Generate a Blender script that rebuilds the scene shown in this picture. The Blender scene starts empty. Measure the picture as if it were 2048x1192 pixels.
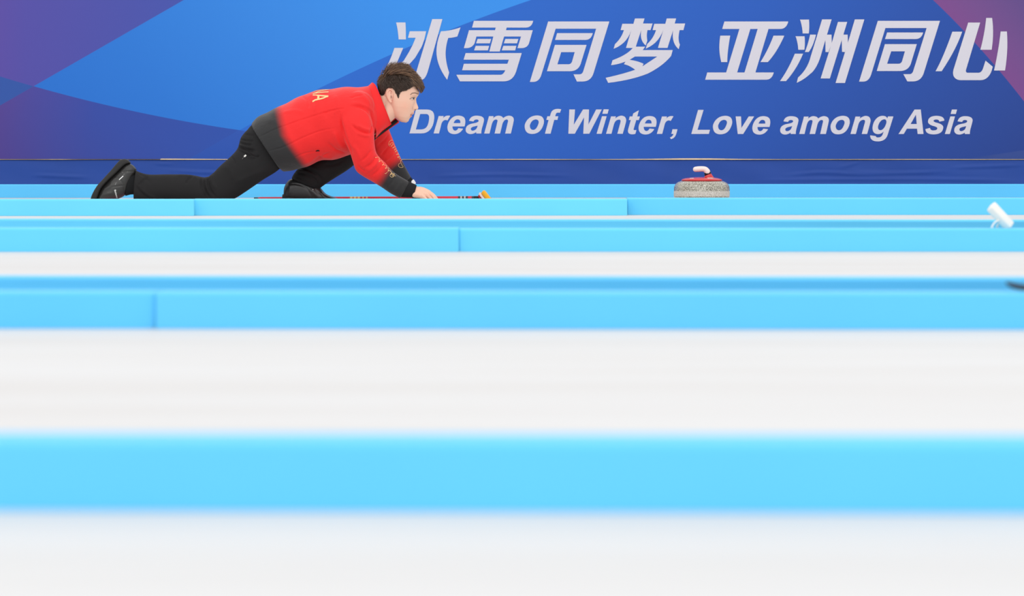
import bpy, bmesh, math, random
import numpy as np
from mathutils import Vector, Matrix
from mathutils.bvhtree import BVHTree
from mathutils.geometry import tessellate_polygon

random.seed(7); np.random.seed(7)
sc = bpy.context.scene
COL = sc.collection

# ------------------------------------------------------------------ camera
FPX = 8800.0                       # focal length in pixels of the 2048 px wide frame
CAM_H = 0.412
PITCH = math.atan(350.0 / FPX)
cam = bpy.data.cameras.new('camera')
cam.sensor_fit = 'HORIZONTAL'; cam.sensor_width = 36.0
cam.lens = FPX / 2048.0 * 36.0
cam.clip_end = 200
cam.dof.use_dof = True
cam.dof.focus_distance = 22.6
cam.dof.aperture_fstop = (cam.lens / 1000.0) / 0.0235
camo = bpy.data.objects.new('camera', cam); COL.objects.link(camo)
camo.location = (0, 0, CAM_H)
camo.rotation_euler = (math.pi / 2 - PITCH, 0, 0)
sc.camera = camo

# ------------------------------------------------------------------ world, lamps, exposure
world = bpy.data.worlds.new('hall_light'); sc.world = world
world.use_nodes = True
bg = world.node_tree.nodes['Background']
bg.inputs[0].default_value = (1.0, 1.0, 1.0, 1); bg.inputs[1].default_value = 0.78
def lamp(x, y, z, size, power, tilt=0.0):
    l = bpy.data.lights.new('ceiling_lamp', 'AREA'); l.shape = 'SQUARE'; l.size = size
    l.energy = power; l.color = (1.0, 0.99, 0.97)
    o = bpy.data.objects.new('ceiling_lamp', l); COL.objects.link(o)
    o.location = (x, y, z); o.rotation_euler = (math.radians(tilt), 0, 0)
for yy, pw in ((-12.0, 110), (-4.0, 60), (3.0, 32), (10.0, 30), (17.0, 30)):
    for xx in (-7.5, -2.5, 2.5, 7.5):
        lamp(xx, yy, 8.5, 0.5, pw, 35)
sc.view_settings.view_transform = 'Standard'
sc.view_settings.look = 'None'
sc.view_settings.exposure = 0.42
sc.view_settings.gamma = 1.0
sc.view_settings.use_curve_mapping = False

# ------------------------------------------------------------------ pixel <-> world
CP, SP = math.cos(PITCH), math.sin(PITCH)
def W(px, py, Y):
    a = (px - 1024.0) / FPX; b = -(py - 596.0) / FPX
    dy = CP + b * SP; dz = -SP + b * CP
    t = Y / dy
    return Vector((a * t, Y, CAM_H + dz * t))
def Wn(P, Y):
    P = np.asarray(P, float); Y = np.asarray(Y, float)
    a = (P[:, 0] - 1024.0) / FPX; b = -(P[:, 1] - 596.0) / FPX
    dy = CP + b * SP; dz = -SP + b * CP
    t = Y / dy
    return np.stack([a * t, np.broadcast_to(Y, a.shape), CAM_H + dz * t], 1)
def Pj(V):
    V = np.asarray(V, float)
    x, y, z = V[:, 0], V[:, 1], V[:, 2] - CAM_H
    d = y * CP - z * SP; u = y * SP + z * CP
    return np.stack([1024 + FPX * x / d, 596 - FPX * u / d], 1)
def depth_at(py, z):               # distance at which pixel row py meets height z
    b = -(py - 596.0) / FPX
    dy = CP + b * SP; dz = -SP + b * CP
    return (z - CAM_H) / dz * dy

# ------------------------------------------------------------------ materials
def lin(c):
    def f(v):
        v /= 255.0
        return v / 12.92 if v <= 0.04045 else ((v + 0.055) / 1.055) ** 2.4
    return tuple(f(v) for v in c)
def linn(a):
    a = np.asarray(a, float) / 255.0
    return np.where(a <= 0.04045, a / 12.92, ((a + 0.055) / 1.055) ** 2.4)
MATS = {}
def mat(name, rgb=None, rough=0.6, spec=0.3, attr=None, noise=None, bump=None, metal=0.0, sheen=0.0, coat=0.0):
    """rgb: sRGB 0-255.  noise=(scale, amount)  bump=(scale, strength)"""
    if name in MATS: return MATS[name]
    m = bpy.data.materials.new(name); m.use_nodes = True
    nt = m.node_tree; p = nt.nodes['Principled BSDF']
    p.inputs['Roughness'].default_value = rough
    p.inputs['Specular IOR Level'].default_value = spec
    p.inputs['Metallic'].default_value = metal
    p.inputs['Sheen Weight'].default_value = sheen
    p.inputs['Coat Weight'].default_value = coat
    src = None
    if attr:
        a = nt.nodes.new('ShaderNodeAttribute'); a.attribute_name = attr; src = a.outputs['Color']
    else:
        r = nt.nodes.new('ShaderNodeRGB'); r.outputs[0].default_value = (*lin(rgb), 1); src = r.outputs[0]
    tc = nt.nodes.new('ShaderNodeTexCoord')
    if noise:
        n = nt.nodes.new('ShaderNodeTexNoise'); n.inputs['Scale'].default_value = noise[0]; n.inputs['Detail'].default_value = 4
        nt.links.new(tc.outputs['Object'], n.inputs['Vector'])
        mr = nt.nodes.new('ShaderNodeMapRange')
        mr.inputs[1].default_value = 0.3; mr.inputs[2].default_value = 0.7
        mr.inputs[3].default_value = 1 - noise[1]; mr.inputs[4].default_value = 1 + noise[1] * 0.6
        nt.links.new(n.outputs[0], mr.inputs[0])
        mx = nt.nodes.new('ShaderNodeMix'); mx.data_type = 'RGBA'; mx.blend_type = 'MULTIPLY'
        mx.inputs[0].default_value = 1.0
        nt.links.new(src, mx.inputs[6]); nt.links.new(mr.outputs[0], mx.inputs[7]); src = mx.outputs[2]
    nt.links.new(src, p.inputs['Base Color'])
    if bump:
        n = nt.nodes.new('ShaderNodeTexNoise'); n.inputs['Scale'].default_value = bump[0]; n.inputs['Detail'].default_value = 3
        nt.links.new(tc.outputs['Object'], n.inputs['Vector'])
        b = nt.nodes.new('ShaderNodeBump'); b.inputs['Strength'].default_value = bump[1]; b.inputs['Distance'].default_value = 0.004
        nt.links.new(n.outputs[0], b.inputs['Height']); nt.links.new(b.outputs[0], p.inputs['Normal'])
    MATS[name] = m
    return m

# ------------------------------------------------------------------ object helpers
def tag(o, label=None, cat=None, group=None, kind=None):
    if label: o['label'] = label
    if cat: o['category'] = cat
    if group: o['group'] = group
    if kind: o['kind'] = kind
    return o
def origin_of(o):
    return Vector(o.get('_org', (0, 0, 0))) if o is not None else Vector((0, 0, 0))
ORG = {}
def make(name, verts, faces, m, parent=None, org=None, smooth=True, cols=None):
    """verts in world space; a part is stored relative to its thing's origin"""
    V = np.asarray(verts, float).reshape(-1, 3)
    if parent is not None: org = ORG[parent.name]
    if org is None: org = (0, 0, 0)
    me = bpy.data.meshes.new(name)
    me.from_pydata([tuple(v) for v in (V - np.array(org, float))], [], [tuple(int(i) for i in f) for f in faces])
    me.validate(); me.update()
    if smooth: me.polygons.foreach_set('use_smooth', [True] * len(me.polygons))
    if cols is not None:
        ca = me.color_attributes.new('Col', 'FLOAT_COLOR', 'POINT')
        c4 = np.ones((len(V), 4)); c4[:, :3] = cols
        ca.data.foreach_set('color', c4.ravel())
    if m is not None: me.materials.append(m)
    o = bpy.data.objects.new(name, me); COL.objects.link(o)
    if parent is not None: o.parent = parent
    else: o.location = org
    ORG[o.name] = org
    return o
def empty(name, loc):
    o = bpy.data.objects.new(name, None); COL.objects.link(o); o.location = loc
    o.empty_display_size = 0.1
    ORG[o.name] = tuple(loc); return o
class MB:
    def __init__(s): s.v = []; s.f = []; s.c = []
    def add(s, V, F, col=None):
        n = len(s.v); s.v.extend([tuple(v) for v in V]); s.f.extend([tuple(i + n for i in f) for f in F])
        if col is not None: s.c.extend([tuple(col)] * len(V))
        return s
    def build(s, name, m, parent=None, org=None, smooth=True):
        return make(name, s.v, s.f, m, parent, org, smooth, s.c if s.c else None)

def catmull(P, n):
    P = np.asarray(P, float); k = len(P)
    if k == 2:
        t = np.linspace(0, 1, n)[:, None]; return P[0] * (1 - t) + P[1] * t
    Q = np.vstack([2 * P[0] - P[1], P, 2 * P[-1] - P[-2]])
    out = []
    for u in np.linspace(0, k - 1, n):
        i = min(int(u), k - 2); t = u - i
        p0, p1, p2, p3 = Q[i], Q[i + 1], Q[i + 2], Q[i + 3]
        out.append(0.5 * (2 * p1 + (p2 - p0) * t + (2 * p0 - 5 * p1 + 4 * p2 - p3) * t * t + (3 * p1 - p0 - 3 * p2 + p3) * t ** 3))
    return np.array(out)
def ring_faces(n, m, cap=True, flip=False):
    F = []
    for i in range(n - 1):
        for j in range(m):
            k = (j + 1) % m
            F.append((i * m + j, i * m + k, (i + 1) * m + k, (i + 1) * m + j))
    if cap:
        F.append(tuple(range(m))[::-1]); F.append(tuple((n - 1) * m + j for j in range(m)))
    return [f[::-1] for f in F] if flip else F
def loft(secs, n=40, m=40, p=2.2, closed=True):
    """secs: (ax,ay, bx,by, Y, halfwidth) in pixels/metres.  a,b = the two silhouette edges."""
    S = catmull(np.array(secs, float), n)
    V = []
    for (ax, ay, bx, by, Y, hw) in S:
        A = W(ax, ay, Y); B = W(bx, by, Y); C = (A + B) / 2; H = (A - B) / 2
        for j in range(m):
            th = 2 * math.pi * j / m
            c, s_ = math.cos(th), math.sin(th)
            e = 2.0 / p
            V.append(C + H * (math.copysign(abs(c) ** e, c)) + Vector((0, hw, 0)) * math.copysign(abs(s_) ** e, s_))
    return V, ring_faces(n, m, closed)
def tube(P, R, m=10, n=None, cap=True, flat=1.0):
    """tube along 3-D points with radii"""
    P = np.asarray([tuple(p) for p in P], float); R = np.asarray(R, float)
    if R.ndim == 0: R = np.full(len(P), float(R))
    if n:
        Q = catmull(np.hstack([P, R[:, None]]), n); P = Q[:, :3]; R = np.abs(Q[:, 3])
    V = []; nn = len(P)
    T = np.gradient(P, axis=0) if nn > 2 else np.array([P[1] - P[0]] * 2)
    T /= np.linalg.norm(T, axis=1)[:, None] + 1e-12
    up = np.array([0, 0, 1.0])
    if abs(T[0] @ up) > 0.9: up = np.array([0, 1.0, 0])
    N = np.cross(T[0], up); N /= np.linalg.norm(N)
    for i in range(nn):
        N = N - T[i] * (N @ T[i]); N /= np.linalg.norm(N) + 1e-12
        B = np.cross(T[i], N)
        for j in range(m):
            a = 2 * math.pi * j / m
            V.append(P[i] + R[i] * (math.cos(a) * N + flat * math.sin(a) * B))
    return V, ring_faces(nn, m, cap)
def ptube(pts, n=None, m=12, k=1.0):
    """pts: (px,py,Y,r) pixels + metres, rounded ends"""
    P = [W(a, b, y) for a, b, y, r in pts]; R = [r * k for *_, r in pts]
    d0 = (P[0] - P[1]).normalized(); d1 = (P[-1] - P[-2]).normalized()
    if n:
        Q = catmull(np.hstack([np.array([tuple(p) for p in P]), np.array(R)[:, None]]), n)
        P = [Vector(q[:3]) for q in Q]; R = [abs(q[3]) for q in Q]
    def cap(p, d, r): return [(p + d * r * math.sin(a), r * math.cos(a)) for a in (0.45, 0.9, 1.3)]
    a = cap(P[0], d0, R[0])[::-1]; b = cap(P[-1], d1, R[-1])
    P = [x[0] for x in a] + P + [x[0] for x in b]; R = [x[1] for x in a] + R + [x[1] for x in b]
    return tube(P, R, m)
def ball(c, r, n=12, m=16):
    V = []
    for i in range(n + 1):
        a = math.pi * (i + 0.02) / (n + 0.04)
        for j in range(m):
            b = 2 * math.pi * j / m
            V.append((c[0] + r[0] * math.sin(a) * math.cos(b), c[1] + r[1] * math.sin(a) * math.sin(b), c[2] + r[2] * math.cos(a)))
    return V, ring_faces(n + 1, m)
def remesh(mb, voxel, smooth=3, fac=0.5, boolean=()):
    me = bpy.data.meshes.new('tmp'); me.from_pydata(mb.v, [], mb.f); me.update()
    bm = bmesh.new(); bm.from_mesh(me); bmesh.ops.recalc_face_normals(bm, faces=bm.faces); bm.to_mesh(me); bm.free()
    o = bpy.data.objects.new('tmp', me); COL.objects.link(o)
    if voxel:
        r = o.modifiers.new('r', 'REMESH'); r.mode = 'VOXEL'; r.voxel_size = voxel
    if smooth:
        s = o.modifiers.new('s', 'SMOOTH'); s.iterations = smooth; s.factor = fac
    extra = []
    for (V, F) in boolean:
        m2 = bpy.data.meshes.new('tmpb'); m2.from_pydata([tuple(v) for v in V], [], [tuple(f) for f in F]); m2.update()
        o2 = bpy.data.objects.new('tmpb', m2); COL.objects.link(o2); extra.append(o2)
        b = o.modifiers.new('b', 'BOOLEAN'); b.operation = 'UNION'; b.object = o2; b.solver = 'EXACT'
    dg = bpy.context.evaluated_depsgraph_get(); dg.update()
    ev = o.evaluated_get(dg); m3 = ev.to_mesh()
    V = np.empty(len(m3.vertices) * 3); m3.vertices.foreach_get('co', V); V = V.reshape(-1, 3).copy()
    F = [tuple(p.vertices) for p in m3.polygons]
    ev.to_mesh_clear()
    for x in [o] + extra:
        d = x.data; bpy.data.objects.remove(x); bpy.data.meshes.remove(d)
    return V, F
def normals(V, F):
    me = bpy.data.meshes.new('tmp'); me.from_pydata([tuple(v) for v in V], [], F); me.update()
    N = np.empty(len(V) * 3); me.vertex_normals.foreach_get('vector', N); bpy.data.meshes.remove(me)
    return N.reshape(-1, 3)
def seg_dist(P, pts):
    """distance of pixel points P to a polyline and the parameter 0..1 along it"""
    pts = np.asarray(pts, float); best = np.full(len(P), 1e9); par = np.zeros(len(P)); n = len(pts) - 1
    for i in range(n):
        a, b = pts[i], pts[i + 1]; d = b - a; L = d @ d + 1e-9
        t = np.clip(((P - a) @ d) / L, 0, 1); q = a + t[:, None] * d
        e = np.linalg.norm(P - q, axis=1); k = e < best
        best[k] = e[k]; par[k] = (i + t[k]) / n
    return best, par
def smooth01(x): x = np.clip(x, 0, 1); return x * x * (3 - 2 * x)
def in_poly(P, poly):
    x, y = P[:, 0], P[:, 1]; r = np.zeros(len(P), bool); n = len(poly)
    for i in range(n):
        x1, y1 = poly[i]; x2, y2 = poly[(i + 1) % n]
        c = ((y1 > y) != (y2 > y)) & (x < (x2 - x1) * (y - y1) / (y2 - y1 + 1e-12) + x1)
        r ^= c
    return r
def fold(V, N, folds, ylim=None, gain=1.3):
    P = Pj(V); D = np.zeros(len(V))
    face = np.clip(-N[:, 1] * 1.6 + 0.25, 0, 1)
    for (pts, amp, w) in folds:
        q = catmull(pts, max(8, 6 * len(pts))) if len(pts) > 2 else np.array(pts, float)
        d, t = seg_dist(P, q)
        taper = np.clip(np.minimum(t, 1 - t) * 5 + 0.15, 0, 1)
        D += amp * 0.001 * gain * np.exp(-(d / w) ** 2) * taper
    if ylim is not None: face = face * ((V[:, 1] > ylim[0]) & (V[:, 1] < ylim[1]))
    return V + N * (D * face)[:, None]
def poly_mesh(contours, mapf, mb):
    """contours: list of 2-D loops, first outer then holes"""
    flat = [p for c in contours for p in c]
    mb.n = getattr(mb, 'n', 0) + 1
    lift = Vector((0, -0.00012 * mb.n, 0))
    tris = tessellate_polygon([[Vector((x, y, 0)) for x, y in c] for c in contours])
    V = [Vector(mapf(x, y)) + lift for x, y in flat]
    F = []
    for t in tris:
        a, b, c = (Vector(flat[i]) for i in t)
        cr = (b - a).cross(c - a)
        F.append(tuple(t) if cr < 0 else tuple(t)[::-1])      # y down in pixels: face the viewer
    mb.add(V, F)
def parse(s, n=7):
    """'x,y x,y ~cx,cy x,y': ~ marks a quadratic control point"""
    items = []
    for w in s.split():
        q = w.startswith('~'); x, y = w.lstrip('~').split(','); items.append((q, float(x), float(y)))
    full = []
    for i, it in enumerate(items):
        if it[0] and items[i - 1][0]:
            pr = items[i - 1]; full.append((False, (pr[1] + it[1]) / 2, (pr[2] + it[2]) / 2))
        full.append(it)
    out = []; L = len(full)
    for i, (q, x, y) in enumerate(full):
        if not q: out.append((x, y)); continue
        a = full[i - 1]; b = full[(i + 1) % L]
        for k in range(1, n):
            t = k / n
            out.append(((1 - t) ** 2 * a[1] + 2 * t * (1 - t) * x + t * t * b[1], (1 - t) ** 2 * a[2] + 2 * t * (1 - t) * y + t * t * b[2]))
    res = [out[0]]
    for p in out[1:]:
        if abs(p[0] - res[-1][0]) + abs(p[1] - res[-1][1]) > 1e-4: res.append(p)
    if abs(res[0][0] - res[-1][0]) + abs(res[0][1] - res[-1][1]) < 1e-4: res.pop()
    return res

# ================================================================== SETTING
KV = 1.1      # light a white upright surface gets
def alb(c, k=KV): return tuple(min(0.97, v / k) for v in lin(c))

# ---- ice
def ice_material():
    m = bpy.data.materials.new('pebbled_ice'); m.use_nodes = True
    nt = m.node_tree; p = nt.nodes['Principled BSDF']
    p.inputs['Roughness'].default_value = 0.45; p.inputs['Specular IOR Level'].default_value = 0.25
    tc = nt.nodes.new('ShaderNodeTexCoord')
    mp = nt.nodes.new('ShaderNodeMapping'); mp.inputs['Scale'].default_value = (0.35, 2.2, 1)
    nt.links.new(tc.outputs['Object'], mp.inputs[0])
    n = nt.nodes.new('ShaderNodeTexNoise'); n.inputs['Scale'].default_value = 1.3; n.inputs['Detail'].default_value = 5
    nt.links.new(mp.outputs[0], n.inputs['Vector'])
    r = nt.nodes.new('ShaderNodeValToRGB')
    r.color_ramp.elements[0].position = 0.3; r.color_ramp.elements[0].color = (0.625, 0.610, 0.603, 1)
    r.color_ramp.elements[1].position = 0.7; r.color_ramp.elements[1].color = (0.675, 0.675, 0.682, 1)
    nt.links.new(n.outputs[0], r.inputs[0]); nt.links.new(r.outputs[0], p.inputs['Base Color'])
    n2 = nt.nodes.new('ShaderNodeTexNoise'); n2.inputs['Scale'].default_value = 130
    nt.links.new(tc.outputs['Object'], n2.inputs['Vector'])
    b = nt.nodes.new('ShaderNodeBump'); b.inputs['Strength'].default_value = 0.25; b.inputs['Distance'].default_value = 0.003
    nt.links.new(n2.outputs[0], b.inputs['Height']); nt.links.new(b.outputs[0], p.inputs['Normal'])
    return m
fl = make('floor', [(-14, -3, 0), (14, -3, 0), (14, 25.2, 0), (-14, 25.2, 0)], [(0, 1, 2, 3)], ice_material(), smooth=False)
tag(fl, kind='structure')

# ---- unseen dark strips added in the two bumper gaps to cut bounce light
CM = mat('dark_blue_bounce_strip', (26, 58, 104), 0.9, 0.1, noise=(40, .15))
def bounce_strip(y0, y1):
    mb = MB(); a, b = -9, 9
    mb.add([(a, y0, .001), (b, y0, .001), (b, y1, .001), (a, y1, .001), (a, y0, .004), (b, y0, .004), (b, y1, .004), (a, y1, .004)],
           [(4, 5, 6, 7), (0, 1, 5, 4), (1, 2, 6, 5), (2, 3, 7, 6), (3, 0, 4, 7)])
    tag(mb.build('floor', CM, smooth=False), kind='structure')
bounce_strip(depth_at(503.4, 0) + .18, depth_at(482, 0) - .06)
bounce_strip(depth_at(657.2, 0) + .18, depth_at(624, 0) - .03)

# ---- wall behind the banner
WY = 25.12
wall = MB(); V8 = [(-14, WY, 0), (14, WY, 0), (14, WY + .1, 0), (-14, WY + .1, 0), (-14, WY, 1.3), (14, WY, 1.3), (14, WY + .1, 1.3), (-14, WY + .1, 1.3)]
wall.add(V8, [(0, 1, 5, 4), (1, 2, 6, 5), (2, 3, 7, 6), (3, 0, 4, 7), (4, 5, 6, 7), (3, 2, 1, 0)])
tag(wall.build('wall_back', mat('plywood', (190, 160, 125), 0.7, noise=(8, .1)), smooth=False), kind='structure')

# ---- blue fabric kickboard under the banner
BY = 25.0
zb = W(1024, 318.5, BY).z
def kickboard():
    nx, nz = 640, 26
    xs = np.linspace(-7.2, 7.2, nx)
    V = []; F = []
    wr = [((1560, 352), (1640, 345), (1720, 349), (1800, 351)), ((1690, 342), (1790, 346), (1900, 343)),
          ((1680, 336), (1720, 322)), ((330, 340), (420, 345), (520, 341)), ((860, 352), (1000, 349), (1150, 352)),
          ((310, 326), (345, 329)), ((1500, 360), (1800, 358), (2040, 361)), ((1900, 335), (2048, 330)), ((60, 350), (180, 355))]
    G = []
    for x in xs:
        for k in range(nz): G.append((x, k / (nz - 1) * (zb - 0.004)))
    G = np.array(G)
    P = Pj(np.stack([G[:, 0], np.full(len(G), BY), G[:, 1]], 1))
    D = np.zeros(len(G))
    for w in wr:
        d, t = seg_dist(P, catmull(w, 20)); tp = np.clip(np.minimum(t, 1 - t) * 4, 0, 1)
        D += 0.0045 * np.exp(-(d / 3.0) ** 2) * tp - 0.0012 * np.exp(-((d - 5) / 3.0) ** 2) * tp
    D += 0.002 * np.sin(G[:, 0] * 3.1) + 0.0012 * np.sin(G[:, 0] * 11 + G[:, 1] * 40)
    V = np.stack([G[:, 0], BY + 0.004 - D, G[:, 1]], 1)
    F = [(i * nz + k, (i + 1) * nz + k, (i + 1) * nz + k + 1, i * nz + k + 1) for i in range(nx - 1) for k in range(nz - 1)]
    n = len(V); Vb = V.copy(); Vb[:, 1] = BY + 0.1
    V = np.vstack([V, Vb]); F2 = [tuple(q + n for q in f)[::-1] for f in F]
    top = [(i * nz + nz - 1, (i + 1) * nz + nz - 1, n + (i + 1) * nz + nz - 1, n + i * nz + nz - 1) for i in range(nx - 1)]
    bot = [(i * nz, n + i * nz, n + (i + 1) * nz, (i + 1) * nz) for i in range(nx - 1)]
    return V, F + F2 + top + bot
V, F = kickboard()
m = mat('navy_fabric', (37, 75, 158), 0.55, 0.3, noise=(3, .06), bump=(900, .15))
tag(make('baseboard_back', V, F, m), kind='structure')

# ---- tan timber edge showing in the gap under the banner
TR = [(0, 0.4), (60, 0.3), (120, .6), (150, .25), (210, .15), (320, 0.15), (322, 1.8), (390, 1.4), (450, .8), (500, .5), (850, .5), (960, .8), (1060, .9), (1180, .4), (1240, .8), (1300, 1.3), (1360, 2.4), (1420, 2.3), (1480, 1.1), (1560, .5), (1680, .5), (1830, .8), (2048, .5)]
mb = MB(); V = []; F = []
TR = [(-1300, .3)] + TR + [(3350, .3)]
for i, (px, h) in enumerate(TR):
    for (dy, yy) in ((0.5, BY - .004), (-h, BY - .004), (-h, BY + .02), (0.5, BY + .02)):
        V.append(W(px, 319.0 + dy * (1.0 if dy < 0 else min(1.0, h)), yy))
for i in range(len(TR) - 1):
    for k in range(4): F.append((i * 4 + k, i * 4 + (k + 1) % 4, (i + 1) * 4 + (k + 1) % 4, (i + 1) * 4 + k))
F += [(3, 2, 1, 0), tuple((len(TR) - 1) * 4 + k for k in range(4))]
mb.add(V, F); tag(mb.build('trim_1', mat('tan_timber', (232, 204, 166), 0.7, noise=(30, .15)), smooth=False), kind='structure')

# ---- banner
class E:
    """tiny node expression builder"""
    nt = None
    def __init__(s, v): s.v = v
    @staticmethod
    def op(o, a, b=0.0, c=None):
        n = E.nt.nodes.new('ShaderNodeMath'); n.operation = o
        for i, x in enumerate((a, b) if c is None else (a, b, c)):
            x = x.v if isinstance(x, E) else x
            if isinstance(x, (int, float)): n.inputs[i].default_value = x
            else: E.nt.links.new(x, n.inputs[i])
        return E(n.outputs[0])
    def __add__(s, o): return E.op('ADD', s, o)
    def __sub__(s, o): return E.op('SUBTRACT', s, o)
    def __mul__(s, o): return E.op('MULTIPLY', s, o)
    def clamp(s): return E.op('MINIMUM', E.op('MAXIMUM', s, 0.0), 1.0)
    def edge(s, w=1.0): return (s * (1.0 / w) + 0.5).clamp()
    def ramp(s, a, b): return ((s - a) * (1.0 / (b - a))).clamp()
def cmix(f, a, b):
    n = E.nt.nodes.new('ShaderNodeMix'); n.data_type = 'RGBA'
    E.nt.links.new(f.v, n.inputs[0])
    for i, x in ((6, a), (7, b)):
        if isinstance(x, tuple): n.inputs[i].default_value = (*x, 1)
        else: E.nt.links.new(x, n.inputs[i])
    return n.outputs[2]
def cramp(f, stops):
    n = E.nt.nodes.new('ShaderNodeValToRGB'); E.nt.links.new(f.v, n.inputs[0])
    el = n.color_ramp.elements
    while len(el) < len(stops): el.new(0.5)
    for e, (p, c) in zip(el, stops): e.position = p; e.color = (*c, 1)
    return n.outputs[0]
def banner_material():
    m = bpy.data.materials.new('printed_banner'); m.use_nodes = True
    nt = E.nt = m.node_tree; p = nt.nodes['Principled BSDF']
    p.inputs['Roughness'].default_value = 0.6; p.inputs['Specular IOR Level'].default_value = 0.12
    uv = nt.nodes.new('ShaderNodeUVMap'); uv.uv_map = 'print'
    sp = nt.nodes.new('ShaderNodeSeparateXYZ'); nt.links.new(uv.outputs[0], sp.inputs[0])
    x = E(sp.outputs[0]) * 2048.0; y = E(sp.outputs[1]) * 1192.0
    A = alb
    # upper purple field, lower purple-blue field, pale blue wedge, royal blue field, plum corner
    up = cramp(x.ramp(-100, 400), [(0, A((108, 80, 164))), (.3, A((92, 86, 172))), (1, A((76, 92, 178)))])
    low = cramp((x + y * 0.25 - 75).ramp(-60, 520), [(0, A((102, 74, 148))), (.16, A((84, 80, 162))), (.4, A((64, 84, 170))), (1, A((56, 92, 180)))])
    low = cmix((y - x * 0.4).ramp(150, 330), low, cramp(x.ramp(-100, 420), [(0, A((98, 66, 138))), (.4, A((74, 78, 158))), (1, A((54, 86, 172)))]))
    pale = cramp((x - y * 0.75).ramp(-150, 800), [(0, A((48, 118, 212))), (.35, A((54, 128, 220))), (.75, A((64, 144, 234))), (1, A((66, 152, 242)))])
    roy = cramp((x + y * 0.9).ramp(700, 2350), [(0, A((54, 116, 214))), (.25, A((54, 110, 206))), (.5, A((52, 100, 194))), (.72, A((50, 88, 174))), (1, A((50, 74, 148)))])  # print gradient, with light fall-off to the right and bottom mixed in
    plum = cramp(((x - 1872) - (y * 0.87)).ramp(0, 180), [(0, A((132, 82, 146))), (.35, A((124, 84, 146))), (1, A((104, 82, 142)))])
    teal = A((60, 94, 172))
    l1 = (y * -1.0) + 172.6 - (x - 67.0) * 0.5745            # >0 above-left of the long diagonal
    dx = x - 67.0
    l2 = (y - 172.6) - dx * 0.2836 + dx * dx * 1.71e-4       # >0 below
    # curved edge between pale and royal
    q = (x - 387.0)
    l3 = y - (E.op('MULTIPLY_ADD', q, -0.59, 313.0) + q * q * 1.87e-4)
    k = x - 1897.0
    l4 = (k * 1.0 + k * k * 9.5e-4 + 30.0) - y
    c = cmix(l2.edge(), pale, low)
    right = l3.edge()
    c = cmix(right, c, roy)
    lowleft = E.op('MULTIPLY', l2.edge(), (E(x.v) * -1.0 + 560.0).ramp(0, 60))
    c = cmix(E.op('MULTIPLY', lowleft, (l3 * -1.0).edge()), c, low)
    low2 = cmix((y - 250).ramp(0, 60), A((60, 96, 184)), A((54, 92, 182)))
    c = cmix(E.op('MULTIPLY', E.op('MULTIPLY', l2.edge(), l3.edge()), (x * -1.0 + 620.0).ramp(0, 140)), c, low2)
    c = cmix(E.op('MULTIPLY', l1.edge(), (x * -1.0 + 420.0).edge()), c, up)
    # small wedge at the far left, between both diagonals
    wedge = E.op('MULTIPLY', E.op('MULTIPLY', l2.edge(), l1.edge()), (x * -1.0 + 67.0).edge())
    wedge = E.op('MULTIPLY', E.op('MULTIPLY', (l2 * 1.0).edge(), l1.edge()), (x * -1.0 + 67.0).edge())
    c = cmix(wedge, c, teal)
    c = cmix(E.op('MULTIPLY', l4.edge(), (x - 1860.0).edge()), c, plum)
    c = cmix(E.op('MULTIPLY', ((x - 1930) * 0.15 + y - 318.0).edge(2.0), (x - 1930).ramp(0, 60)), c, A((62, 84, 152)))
    nt.links.new(c, p.inputs['Base Color'])
    return m
def banner():
    nx, ny = 61, 11
    X = np.linspace(-1300, 3350, nx); Yp = np.linspace(-28, 318.2, ny)
    V = []; uvp = []
    for y_ in Yp:
        for x_ in X: V.append(tuple(W(x_, y_, BY))); uvp.append((x_ / 2048.0, y_ / 1192.0))
    n = len(V)
    V += [(v[0], v[1] + 0.03, v[2]) for v in V]; uvp = uvp + uvp
    F = []
    for j in range(ny - 1):
        for i in range(nx - 1):
            a = j * nx + i; f = (a, a + nx, a + nx + 1, a + 1)
            F.append(f); F.append(tuple(q + n for q in f)[::-1])
    for i in range(nx - 1):
        F.append((i, i + 1, n + i + 1, n + i)); b = (ny - 1) * nx + i; F.append((b, n + b, n + b + 1, b + 1))
    for j in range(ny - 1):
        a = j * nx; F.append((a, n + a, n + a + nx, a + nx)); a += nx - 1; F.append((a, a + nx, n + a + nx, n + a))
    org = (0, BY + 0.03, zb)
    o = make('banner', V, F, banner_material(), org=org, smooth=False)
    me = o.data; u = me.uv_layers.new(name='print')
    for l in me.loops: u.data[l.index].uv = uvp[l.vertex_index]
    return o
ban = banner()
tag(ban, 'long blue and purple printed banner with white slogan along the back of the rink', 'banner')

# ---- lettering on the banner (traced outlines)
LM = mat('banner_white', (216, 212, 220), 0.6, 0.1)
LY = BY - 0.0012
def put(mb, contours, ox, oy, s):
    poly_mesh([[(ox + x / s, oy + y / s) for x, y in parse(c)] for c in contours], lambda x, y: W(x, y, LY), mb)
S1 = 7.944
TONG = [["368,103 1340,103 1090,920 ~1050,1057 910,1057 825,1057 770,943 870,943 ~912,940 928,885 1130,218 487,218 258,955 ~222,1063 130,1063 77,1063"],
        ["510,288 1078,288 ~1050,394 965,396 478,396"],
        ["475,475 978,475 885,775 ~845,893 710,893 348,893", "575,590 790,590 750,730 ~735,783 690,783 515,783"]]
TONG2 = [["362,93 1350,93 1095,915 ~1052,1055 920,1055 832,1055 768,940 870,940 ~912,938 928,880 1138,207 483,207 255,950 ~217,1058 130,1058 65,1058"],
         ["510,278 1083,278 ~1055,381 965,382 477,382"],
         ["475,463 982,463 885,780 ~842,890 710,890 345,890", "575,577 793,577 750,725 ~735,775 690,775 510,775"]]
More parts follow.
